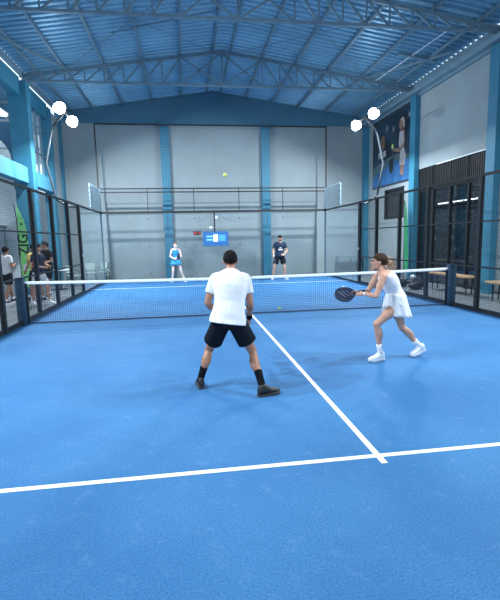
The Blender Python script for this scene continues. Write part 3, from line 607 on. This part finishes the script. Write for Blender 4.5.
def person(name, label, J, skin, k=(.165, .135, .165, .105), s=1., face=(0, 1, 0), hup=(0, 0, 1), vox=.008, hands=None, female=False, group=None, muscle=1., hs=1.06):
    J = {a: (V(b) if not isinstance(b, V) else b) for a, b in J.items()}
    fwd = V(face).normalized(); up = V(hup); up = (up-fwd*up.dot(fwd)).normalized(); sd = fwd.cross(up)
    c = J['head']; bm = B(); m_ = muscle; q_ = s*hs
    ell(bm, c+up*.022*q_-fwd*.012*q_, (sd*.076*q_, fwd*.096*q_, up*.096*q_)); ell(bm, c-up*.045*q_+fwd*.022*q_, (sd*.056*q_, fwd*.068*q_, up*.07*q_))
    ell(bm, c-up*.088*q_+fwd*.062*q_, (sd*.028*q_, fwd*.024*q_, up*.02*q_), 10)
    cap(bm, c+fwd*.086*q_+up*.012*q_, c+fwd*.105*q_-up*.022*q_, .009*q_, .014*q_, 8)
    for q in (-1, 1):
        ell(bm, c+sd*q*.076*q_-up*.008*q_-fwd*.008*q_, (sd*.011*q_, fwd*.02*q_, up*.033*q_), 10)
        ell(bm, c+sd*q*.03*q_+fwd*.078*q_+up*.032*q_, (sd*.028*q_, fwd*.012*q_, up*.01*q_), 8)
        ell(bm, c+sd*q*.038*q_+fwd*.068*q_-up*.02*q_, (sd*.02*q_, fwd*.016*q_, up*.018*q_), 8)
    ell(bm, c-up*.053*q_+fwd*.084*q_, (sd*.024*q_, fwd*.01*q_, up*.011*q_), 8)
    cap(bm, J['neck']-up*.01, c-up*.06*s-fwd*.02*s, (.058 if not female else .05)*s, (.055 if not female else .045)*s)
    loft(bm, torso_rings(J, k, 0, -.16, 1., 12), 20)
    sl = (J['shR']-J['shL']).normalized()
    for e, q in (('L', -1), ('R', 1)):
        sh, el, wr, hp, kn, an, toe = [J[x+e] for x in ('sh', 'el', 'wr', 'hip', 'knee', 'ank', 'toe')]
        cap(bm, J['neck']+(sh-J['neck'])*.15, sh-(sh-J['neck'])*.1, .05*s, .052*s*m_); cap(bm, sh, el, .05*s*m_, .038*s*m_)
        mid = sh.lerp(el, .45); u, w = frame_of(el-sh); ax = (el-sh).normalized(); ell(bm, mid, (u*.052*m_*s, w*.052*m_*s, ax*.11*s), 12)
        cap(bm, el, wr, .037*s*m_, .026*s); mid = el.lerp(wr, .3); u, w = frame_of(wr-el); ell(bm, mid, (u*.043*m_*s, w*.041*m_*s, (wr-el).normalized()*.09*s), 12)
        tr = .084 if not female else .08
        cap(bm, hp, kn, tr*s, .053*s); mid = hp.lerp(kn, .4); u, w = frame_of(kn-hp); ell(bm, mid, (u*.082*s*m_, w*.082*s*m_, (kn-hp).normalized()*.19*s), 14)
        sph(bm, kn, .055*s); cap(bm, kn, an, .05*s, .034*s)
        toed = (toe-an); toed.z = 0; toed.normalize(); ca = (an-kn).normalized(); back = -(toed-ca*toed.dot(ca)).normalized()
        ell(bm, kn.lerp(an, .34)+back*.017*s, (ca.cross(back)*.054*s*m_, back*.052*s*m_, ca*.13*s), 14)
        cap(bm, an, an-V((0, 0, .035)), .035*s, .03*s); cap(bm, an-V((0, 0, .045)), an+(toe-an)*.7-V((0, 0, .01)), .03*s, .02*s)
        hp2 = hp + (J['pelvis']-J['neck']).normalized()*.0; bk = (J['neck']-J['pelvis']).cross(J['hipR']-J['hipL']).normalized()
        ell(bm, hp+bk*.05*s*1, ((J['hipR']-J['hipL']).normalized()*.09*s, bk*.085*s, V((0, 0, .1*s))), 12) if False else None
        hd = (hands or {}).get(e, {}); d = hd.get('d', (wr-el)); n_ = hd.get('n', (0, 1, 0)); hand(bm, wr, d, n_, hd.get('side', q), hd.get('curl', .5), s)
    bm = bake(bm, vox, 5)
    o = link('person', bm, skin, smooth=True); tag(o, label, 'person', group)
    for q in (-1, 1):
        bm = B(); sph(bm, c+sd*q*.031*q_+fwd*.08*q_+up*.014*q_, .0115*q_, 10); link('eye', bm, M['eye'], o, True)
    bm = B(); ell(bm, c-up*.053*q_+fwd*.092*q_, (sd*.02*q_, fwd*.006*q_, up*.007*q_), 8); link('mouth', bm, M['lip'], o, True)
    return o, J, (c, fwd, up, sd, s*hs)
def hair_cap(o, H, m, grow=.012, front=.06, nape=-.06, name='hair'):
    c, f_, u_, sd, s = H; bm = B(); ell(bm, c+u_*.024*s-f_*.014*s, (sd*(.076+grow)*s, f_*(.096+grow)*s, u_*(.094+grow)*s), 24)
    a = c+f_*.09*s+u_*front*s; b = c-f_*.09*s+u_*nape*s; d = (a-b).normalized(); nrm = sd.cross(d).normalized()
    if nrm.dot(u_) < 0: nrm = -nrm
    g = bmesh.ops.bisect_plane(bm, geom=bm.verts[:]+bm.edges[:]+bm.faces[:], plane_co=a, plane_no=nrm, clear_inner=True)
    bmesh.ops.contextual_create(bm, geom=[e for e in g['geom_cut'] if isinstance(e, bmesh.types.BMEdge)])
    return link(name, bm, m, o, True)
def shirt(o, J, k, m, s=1., sleeve=.55, grow=.02, lo=-.08, vox=.011, slv_r=.072, name='shirt', flare=.012, hi=.985):
    bm = B(); loft(bm, torso_rings(J, k, grow, lo, hi, 12, flare), 24)
    for e in 'LR':
        sh, el, nb = J['sh'+e], J['el'+e], J['neck']
        if sleeve:
            cap(bm, nb+(sh-nb)*.28-V((0, 0, .012)), sh-(sh-nb)*.06, .058*s, .066*s); a = sh; b = sh.lerp(el, sleeve); u, w = frame_of(b-a)
            loft(bm, [(a-(b-a)*.12, u*.05*s, w*.05*s), (a, u*.066*s, w*.066*s), (b, u*slv_r*s, w*slv_r*s)], 16)
        else:
            cap(bm, nb+(sh-nb)*.35-V((0, 0, .02)), nb+(sh-nb)*.6-V((0, 0, .02)), .042*s, .04*s)
    return link(name, bake(bm, vox, 3), m, o, True)
def shorts(o, J, k, m, s=1., leg=.6, grow=.024, vox=.011, r=.115, name='shorts', hi=.2):
    bm = B(); loft(bm, torso_rings(J, k, grow, -.2, hi, 8), 22)
    for e in 'LR':
        h, kn = J['hip'+e], J['knee'+e]; b = h.lerp(kn, leg); u, w = frame_of(b-h)
        loft(bm, [(h-(b-h)*.1, u*.1*s, w*.1*s), (h, u*.112*s, w*.112*s), (h.lerp(b, .5), u*r*.98*s, w*r*.98*s), (b, u*r*s, w*r*s)], 18)
    return link(name, bake(bm, vox, 3), m, o, True)
def sock(o, J, e, m, s=1., t0=.62):
    kn, an = J['knee'+e], J['ank'+e]; bm = B(); u, w = frame_of(an-kn); a = kn.lerp(an, t0)
    loft(bm, [(a, u*.049*s, w*.049*s), (kn.lerp(an, (t0+1)/2), u*.043*s, w*.043*s), (an, u*.041*s, w*.041*s), (an+(an-kn).normalized()*.03, u*.04*s, w*.04*s)], 14)
    return link('sock', bm, m, o, True)
def shoe(o, J, e, m, ms, s=1., heel=None, toe=None, upv=(0, 0, 1), acc=None):
    """heel/toe: points on the sole underside"""
    h, t_ = V(heel), V(toe); d = (t_-h); L = d.length; d.normalize(); up = V(upv); up = (up-d*up.dot(d)).normalized(); sd = d.cross(up)
    bm = B(); R = []
    for g, w, hh in ((.0, .022, .05), (.04, .035, .1), (.18, .04, .118), (.33, .041, .115), (.45, .043, .088), (.62, .047, .062), (.8, .046, .052), (.93, .034, .042), (1.0, .015, .03)):
        R.append((h+d*L*g+up*(.02+hh/2)*s, sd*w*s, up*hh/2*s))
    loft(bm, R, 16); bm = bake(bm, .006, 4); sh = link('shoe', bm, m, o, True)
    bm = B(); R = []
    L0 = []
    for z in (0, .028):
        row = []
        pts = [(-.01, .0), (.0, .026), (.1, .037), (.3, .036), (.5, .044), (.68, .05), (.85, .046), (.96, .032), (1.03, .0)]
        full = pts + [(g, -w) for g, w in pts[-2:0:-1]]
        L0.append([bm.verts.new(h+d*L*g+sd*w*1.08*s+up*(z*s + (.012*s if g > .95 else 0))) for g, w in full])
    n = len(L0[0]); bm.faces.new(L0[0][::-1]); bm.faces.new(L0[1])
    for i in range(n): bm.faces.new((L0[0][i], L0[0][(i+1) % n], L0[1][(i+1) % n], L0[1][i]))
    bmesh.ops.recalc_face_normals(bm, faces=bm.faces); link('sole', bm, ms, sh)
    bm = B()
    for g in (.4, .48, .56): cap(bm, h+d*L*g-sd*.022*s+up*(.105-.06*(g-.35)*2.2)*s, h+d*L*g+sd*.022*s+up*(.105-.06*(g-.35)*2.2)*s, .004*s, .004*s, 6)
    link('laces', bm, acc or ms, sh, True)
    return sh
def racket(label, grip, dirv, nrm, s=1.):
    """padel racket: perforated teardrop face; grip = butt of the handle"""
    g = V(grip); d = V(dirv).normalized(); n_ = V(nrm); n_ = (n_-d*n_.dot(d)).normalized(); w = d.cross(n_)
    t = thing('padel_racket', label, 'racket', tuple(g))
    bm = B(); cap(bm, g, g+d*.13*s, .016*s, .015*s, 12); link('handle', bm, M['black'], t, True)
    out = []
    for k in range(36):
        a = 2*PI*k/36; x = math.cos(a); y = math.sin(a); wd = .128*(1-.16*max(0, -x)**1.5); out.append((.295+.155*x, wd*y))
    bm = B(); L = [[bm.verts.new(g+d*a*s*sc_+d*.295*s*(1-sc_)+w*b*s*sc_+n_*z*s) for a, b in out] for z, sc_ in ((-.013, .97), (-.019, .9), (.019, .9), (.013, .97))]
    L = [L[1], L[0], L[3], L[2]]
    for a, b in zip(L, L[1:]):
        for k in range(36): bm.faces.new((a[k], a[(k+1) % 36], b[(k+1) % 36], b[k]))
    bm.faces.new(L[0][::-1]); bm.faces.new(L[-1]); bmesh.ops.recalc_face_normals(bm, faces=bm.faces); fc = link('racket_face', bm, M['racket'], t)
    bm = B()
    for i in range(-3, 4):
        for j in range(-3, 4):
            if (i*i+j*j) < 12:
                p = g+d*(.3+i*.03)*s+w*j*.03*s
                for q in (1, -1): cyl(bm, p+n_*q*.0185*s, p+n_*q*.0197*s, .0055*s, None, 6)
    link('perforations', bm, M['ink'], fc)
    bm = B()
    for q in (1, -1):
        for j in range(3): bar(bm, g+d*(.2+j*.055)*s-w*.06*s+n_*q*.0195*s, g+d*(.27+j*.055)*s+w*.05*s+n_*q*.0195*s, .014*s, .001)
    link('face_graphic', bm, M['racketg'], fc)
    bm = B()
    for q in (-1, 1): bar(bm, g+d*.12*s, g+d*.19*s+w*q*.05*s, .016*s, .02*s)
    link('throat', bm, M['racket'], t)
    return t

# --- near man, seen from behind
J = dict(head=(-.92, -4.77, 1.475), neck=(-.93, -4.86, 1.335), pelvis=(-1.0, -5.12, .83), spine=(-.95, -5.08, 1.14), shL=(-1.12, -4.9, 1.28), shR=(-.755, -4.9, 1.265), elL=(-1.215, -4.92, 1.0), elR=(-.715, -4.93, .98), wrL=(-1.12, -4.7, .84), wrR=(-.705, -4.78, .765),
 hipL=(-1.08, -5.1, .775), hipR=(-.89, -5.1, .765), kneeL=(-1.215, -4.86, .42), kneeR=(-.715, -5.05, .42), ankL=(-1.335, -5.0, .1), ankR=(-.665, -5.42, .1), toeL=(-1.35, -4.83, .03), toeR=(-.5, -5.36, .03))
K = (.15, .15, .175, .115)
o, J, H = person('near_man', 'man in white T-shirt and black shorts crouching with his back to the camera', J, M['skin'], K, 1., (.05, 1, -.05), vox=.006, hands=dict(L=dict(d=(.35, .6, -.3), n=(.8, -.2, .1), curl=.7), R=dict(d=(.0, .5, -.9), n=(-.8, .2, 0), curl=.8)), muscle=1.08)
hair_cap(o, H, M['hairblack'], .007, .055, -.035)
shirt(o, J, K, M['shirt'], 1., .62, .026, -.1, .009, .068, flare=.05)
shorts(o, J, K, M['shorts'], 1., .66, .018, .009, .115)
for e in 'LR': sock(o, J, e, M['sock'], .98, .58)
shoe(o, J, 'L', M['shoe'], M['sole'], 1., (-1.325, -5.07, 0), (-1.35, -4.8, 0), acc=M['white']); shoe(o, J, 'R', M['shoe'], M['sole'], 1., (-.72, -5.45, 0), (-.46, -5.36, 0), acc=M['white'])
bm = B(); d = (J['wrR']-J['elR']).normalized(); uu, ww = frame_of(d); loft(bm, [(J['wrR']-d*.07, uu*.036, ww*.036), (J['wrR'], uu*.033, ww*.033)], 16); link('wristband', bm, M['sock'], o, True)
bm = B(); d = (J['wrR']-J['elR']).normalized(); loft(bm, [(J['elR']+d*.03, uu*.0445, ww*.0435), (J['elR']+d*.09, uu*.0445, ww*.043)], 16); link('tattoo_band', bm, mat('tattoo', (.2, .13, .11), .6, noise=(40, .5)), o, True)
racket('racket held in front by the man in the white T-shirt', (-.7, -4.73, .69), (-.55, .6, .35), (.3, -.1, .9))

# --- near woman in white
J = dict(head=(1.225, -4.2, 1.375), neck=(1.27, -4.25, 1.235), pelvis=(1.47, -4.28, .83), spine=(1.39, -4.26, 1.04), shL=(1.2, -4.39, 1.18), shR=(1.25, -4.1, 1.18), elL=(1.07, -4.46, .93), elR=(1.13, -4.05, .94), wrL=(.985, -4.27, .94), wrR=(.935, -4.17, .95),
 hipL=(1.45, -4.37, .79), hipR=(1.48, -4.19, .79), kneeL=(1.125, -4.37, .525), kneeR=(1.575, -4.22, .43), ankL=(1.19, -4.36, .13), ankR=(1.82, -4.26, .16), toeL=(1.0, -4.36, .03), toeR=(1.68, -4.27, .03))
K2 = (.155, .12, .145, .115)
o, J, H = person('near_woman', 'woman in white dress lunging left with a racket held forward', J, M['skin2'], K2, .95, (-.9, .42, -.03), vox=.006, hands=dict(L=dict(d=(-.9, .3, .02), n=(0, .4, -.6), curl=.55), R=dict(d=(-.9, -.05, 0), n=(0, -.6, -.6), curl=.85)), female=True, muscle=1.02)
hair_cap(o, H, M['hairbrown'], .008, .062, -.06)
c, f_, u_, sd, s = H
bm = B(); ell(bm, c-f_*.03+u_*.01, (sd*.083, f_*.083, u_*.07), 18); bm2 = bake(bm, .008, 2)
g = bmesh.ops.bisect_plane(bm2, geom=bm2.verts[:]+bm2.edges[:]+bm2.faces[:], plane_co=c+f_*.012, plane_no=f_, clear_outer=True); bmesh.ops.contextual_create(bm2, geom=[e for e in g['geom_cut'] if isinstance(e, bmesh.types.BMEdge)]); link('hair', bm2, M['hairbrown'], o, True)
bm = B(); ell(bm, c-f_*.142-u_*.03, (sd*.05, f_*.046, u_*.045), 14)
for k in range(7): a = k*.9; cap(bm, c-f_*(.12)-u_*.03, c-f_*(.18)-u_*.03+sd*math.cos(a)*.04+u_*math.sin(a)*.04, .012, .006, 6)
link('hair_bun', bm, M['hairbun'], o, True)
bm = B(); loft(bm, torso_rings(J, K2, .012, .02, .93, 12), 24)
for e in 'LR': nb, sh = J['neck'], J['sh'+e]; cap(bm, nb+(sh-nb)*.55-V((0, 0, .03)), nb+(sh-nb)*.5+V((0, 0, .03)), .03, .022)
dress = link('dress', bake(bm, .009, 4), M['wdress'], o, True)
# pleated skirt of the dress
bm = B(); ax = (J['pelvis']-J['neck']).normalized()
lat = (J['hipR']-J['hipL']).normalized(); rows = []; nn = 72
for i in range(9):
    g = i/8; cc = J['pelvis']+V((-.03, 0, .1)).lerp(V((-.005, 0, -.21)), g); a = .15+.075*g; b = .13+.075*g; row = []
    for k in range(nn):
        t_ = 2*PI*k/nn; rp = 1+.05*g*math.sin(t_*11)+.03*g*math.sin(t_*5+1)
        row.append(bm.verts.new(cc+V((0, 1, 0))*math.cos(t_)*a*rp+V((1, 0, -.12))*math.sin(t_)*b*rp))
    rows.append(row)
for p, q in zip(rows, rows[1:]):
    for k in range(nn): bm.faces.new((p[k], p[(k+1) % nn], q[(k+1) % nn], q[k]))
sk_ = link('skirt', bm, M['wdress'], o, True); sm = sk_.modifiers.new('s', 'SOLIDIFY'); sm.thickness = .004
shorts(o, J, K2, M['wdress'], .9, .3, .004, .01, .09, 'under_shorts', .1)
for e in 'LR': sock(o, J, e, M['wsock'], .92, .72)
shoe(o, J, 'L', M['wshoe'], M['wsole'], .95, (1.26, -4.34, .012), (1.01, -4.39, 0), acc=M['wsock']); shoe(o, J, 'R', M['wshoe'], M['wsole'], .95, (1.93, -4.24, .085), (1.69, -4.28, .0), (.3, 0, 1), acc=M['wsock'])
bm = B(); d = (J['wrL']-J['elL']).normalized(); uu, ww = frame_of(d); loft(bm, [(J['wrL']-d*.03, uu*.031, ww*.031), (J['wrL']-d*.0, uu*.03, ww*.03)], 14); link('wristband', bm, M['wsock'], o, True)
racket('dark padel racket held out by the woman in white', (1.02, -4.185, .975), (-1, -.06, -.13), (-.05, -.7, .7))

# --- far pair, facing the camera
J = dict(head=(-1.87, 8.86, 1.545), neck=(-1.87, 8.9, 1.41), pelvis=(-1.88, 8.95, .93), spine=(-1.87, 8.94, 1.2), shR=(-2.03, 8.9, 1.36), shL=(-1.71, 8.9, 1.36), elR=(-2.1, 8.86, 1.09), elL=(-1.64, 8.86, 1.09), wrR=(-1.93, 8.7, .98), wrL=(-1.77, 8.7, 1.0),
 hipR=(-1.97, 8.94, .88), hipL=(-1.79, 8.94, .88), kneeR=(-2.01, 8.88, .47), kneeL=(-1.68, 8.88, .48), ankR=(-2.06, 8.95, .09), ankL=(-1.55, 8.95, .09), toeR=(-2.1, 8.77, .03), toeL=(-1.47, 8.79, .03))
K3 = (.15, .115, .14, .095)
o, J, H = person('far_woman', 'woman in turquoise top and skirt waiting beyond the net', J, M['skin3'], K3, .97, (.03, -1, -.03), vox=.009, hands=dict(R=dict(d=(.5, -.5, 0), n=(.5, .5, 0), curl=.7), L=dict(d=(-.5, -.5, 0), n=(-.5, .5, 0), curl=.7)), female=True, muscle=.9)
hair_cap(o, H, mat('blond_hair', (.16, .1, .07), .6, noise=(40, .4)), .012, .075, -.09)
shirt(o, J, K3, M['turq'], .95, 0, .012, .0, .011, name='tank_top', hi=.92)
bm = B(); rows = []
for i in range(6):
    g = i/5; cc = J['pelvis']+V((0, 0, .08-.28*g)); row = [bm.verts.new(cc+V((math.cos(2*PI*k/48)*(.155+.08*g)*(1+.04*g*math.sin(k*PI/3)), math.sin(2*PI*k/48)*(.115+.07*g), 0))) for k in range(48)]; rows.append(row)
for p, q in zip(rows, rows[1:]):
    for k in range(48): bm.faces.new((p[k], p[(k+1) % 48], q[(k+1) % 48], q[k]))
sk_ = link('skirt', bm, M['turq'], o, True); sm = sk_.modifiers.new('s', 'SOLIDIFY'); sm.thickness = .004
for e in 'LR': sock(o, J, e, M['wsock'], .92, .75)
shoe(o, J, 'R', M['wshoe'], M['wsole'], .95, (-2.04, 9.0, 0), (-2.1, 8.75, 0)); shoe(o, J, 'L', M['wshoe'], M['wsole'], .95, (-1.57, 9.0, 0), (-1.45, 8.78, 0))
racket('racket held at the waist by the woman in turquoise', (-1.85, 8.63, .95), (.35, -.8, .45), (.9, .35, .0))

J = dict(head=(2.5, 8.36, 1.74), neck=(2.5, 8.4, 1.59), pelvis=(2.48, 8.46, 1.02), spine=(2.49, 8.46, 1.33), shR=(2.29, 8.4, 1.52), shL=(2.7, 8.4, 1.52), elR=(2.2, 8.4, 1.22), elL=(2.78, 8.36, 1.21), wrR=(2.2, 8.28, .99), wrL=(2.62, 8.2, 1.06),
 hipR=(2.38, 8.45, .95), hipL=(2.59, 8.45, .95), kneeR=(2.25, 8.38, .51), kneeL=(2.68, 8.38, .51), ankR=(2.17, 8.45, .09), ankL=(2.73, 8.45, .09), toeR=(2.12, 8.26, .03), toeL=(2.8, 8.27, .03))
K4 = (.155, .15, .175, .115)
o, J, H = person('far_man', 'man in navy T-shirt, black shorts and dark cap beyond the net', J, M['skin2'], K4, 1.02, (-.05, -1, -.03), vox=.009, hands=dict(R=dict(d=(.05, -.4, -.9), n=(.8, 0, 0), curl=.6), L=dict(d=(-.8, -.5, -.1), n=(-.2, .6, -.5), curl=.6)))
hair_cap(o, H, M['hairblack'], .014, .045, .0, 'cap'); c, f_, u_, sd, s = H
bm = B(); ell(bm, c+f_*.12+u_*.055, (sd*.065, f_*.07, u_*.008), 16); link('cap_peak', bm, M['hairblack'], o, True)
bm = B(); ell(bm, c-u_*.07+f_*.035, (sd*.06, f_*.066, u_*.048), 16); link('beard', bm, M['hairbrown'], o, True)
shirt(o, J, K4, M['navy'], 1.02, .6, .025, -.1, .011)
bm = B(); box(bm, 2.4, 2.58, 8.268, 8.274, 1.25, 1.3); box(bm, 2.45, 2.53, 8.262, 8.268, 1.33, 1.36); link('shirt_print', bm, M['white'], o)
shorts(o, J, K4, M['shorts'], 1.02, .62, .024, .011, .118)
for e in 'LR': sock(o, J, e, M['wsock'], 1., .8)
shoe(o, J, 'R', M['wshoe'], M['wsole'], 1., (2.19, 8.52, 0), (2.11, 8.25, 0)); shoe(o, J, 'L', M['wshoe'], M['wsole'], 1., (2.71, 8.52, 0), (2.82, 8.27, 0))
bm = B(); d = (J['wrR']-J['elR']).normalized(); uu, ww = frame_of(d); loft(bm, [(J['wrR']-d*.06, uu*.034, ww*.034), (J['wrR'], uu*.031, ww*.031)], 14); link('wristband', bm, M['wsock'], o, True)
racket('racket hanging in the hand of the man in navy', (2.2, 8.22, .95), (-.05, -.9, -.35), (1, .0, .1))

# --- spectators beyond the left fence
def simple_pose(x, y, h, ang, stride=.12, armsL=None):
    """standing figure rotated by ang about z; ang=0 faces +y"""
    k = h/1.75; R_ = Matrix.Rotation(ang, 3, 'Z')
    base = dict(head=(0, .03, 1.635), neck=(0, 0, 1.49), pelvis=(0, -.02, .97), spine=(0, -.03, 1.25), shL=(-.19, 0, 1.43), shR=(.19, 0, 1.43), elL=(-.25, .0, 1.14), elR=(.25, .0, 1.14), wrL=(-.23, .16, .95), wrR=(.23, .16, .95),
      hipL=(-.095, -.01, .92), hipR=(.095, -.01, .92), kneeL=(-.11, .04+stride*.5, .5), kneeR=(.11, .03-stride*.4, .49), ankL=(-.12, stride, .09), ankR=(.12, -stride, .09), toeL=(-.14, stride+.17, .03), toeR=(.14, -stride+.17, .03))
    base.update(armsL or {})
    return {a: R_ @ (V(b)*k) + V((x, y, -.02)) for a, b in base.items()}, R_, k
def spectator(lab, x, y, h, ang, skin, top, bot, hairm, shoes, hairfn=None, stride=.12, arms=None, sleeve=.6, grp=None, leg=.75):
    J, R_, k = simple_pose(x, y, h, ang, stride, arms); fw = R_ @ V((0, 1, 0)); Kx = (.155*k, .15*k, .17*k, .115*k)
    o, J, H = person('spectator', lab, J, skin, Kx, k, fw, vox=.011)
    hair_cap(o, H, hairm, .014, .05, -.06)
    shirt(o, J, Kx, top, k, sleeve, .026, -.12, .012); shorts(o, J, Kx, bot, k, leg, .02, .012, .12)
    for e in 'LR':
        a = J['ank'+e]; hl = V((a.x, a.y, -.02))-fw*.06; sock(o, J, e, M['wsock'], k, .85); shoe(o, J, e, shoes, M['wsole'], k, hl, hl+fw*.27)
    return o, J, H
spectator('man in white T-shirt and black shorts standing behind the left fence', -6.76, 4.05, 1.68, .35-.9, M['skin'], M['shirt'], M['shorts'], M['hairblack'], M['shoeb'], stride=.22, arms=dict(wrR=(.1, .22, 1.2), wrL=(-.1, .25, 1.15)))
o, J, H = spectator('person in yellow shirt half hidden behind a fence post', -6.0, 4.25, 1.74, 1.0, M['skin'], M['yellow'], M['shorts'], M['hairblack'], M['shoeb'])
o, J, H = spectator('man in navy shirt with red patch and pale shorts behind the left fence', -5.64, 3.35, 1.74, -1.9, M['skin2'], M['navy'], M['greyshorts'], M['hairblack'], M['wshoe'], stride=.2, arms=dict(elL=(-.27, .06, 1.15), wrL=(-.12, .27, 1.12), wrR=(.13, .25, 1.1)))
bm = B(); cy = J['elR'].lerp(J['pelvis'], .35); ell(bm, cy+V((.02, -.02, .1)), ((.07, 0, 0), (0, .12, 0), (0, 0, .1)), 12); link('red_patch', bm, M['redp'], o, True)
o, J, H = spectator('man in black shirt and dark cap looking over behind the fence', -5.98, 5.3, 1.82, 2.5, M['skin2'], M['blackshirt'], M['blackshirt'], M['blackshirt'], M['shoeb'], arms=dict(wrL=(-.12, .27, 1.1), wrR=(.12, .28, 1.12)))
c, f_, u_, sd, s = H; bm = B(); ell(bm, c+f_*.12+u_*.055, (sd*.065, f_*.07, u_*.008), 16); link('cap_peak', bm, M['blackshirt'], o, True)

# ------------------------------------------------------------------ light and view
w = bpy.data.worlds.new('world'); sc.world = w; w.use_nodes = True
bg = w.node_tree.nodes['Background']; bg.inputs[0].default_value = (.74, .88, 1, 1); bg.inputs[1].default_value = 1.3
sc.view_settings.view_transform = 'Standard'; sc.view_settings.look = 'None'; sc.view_settings.exposure = .17; sc.view_settings.gamma = 1
sc.view_settings.use_curve_mapping = False
sc.cycles.use_denoising = True; sc.cycles.max_bounces = 8; sc.cycles.transparent_max_bounces = 24; sc.cycles.caustics_reflective = False; sc.cycles.caustics_refractive = False
sc.cycles.sample_clamp_indirect = 4
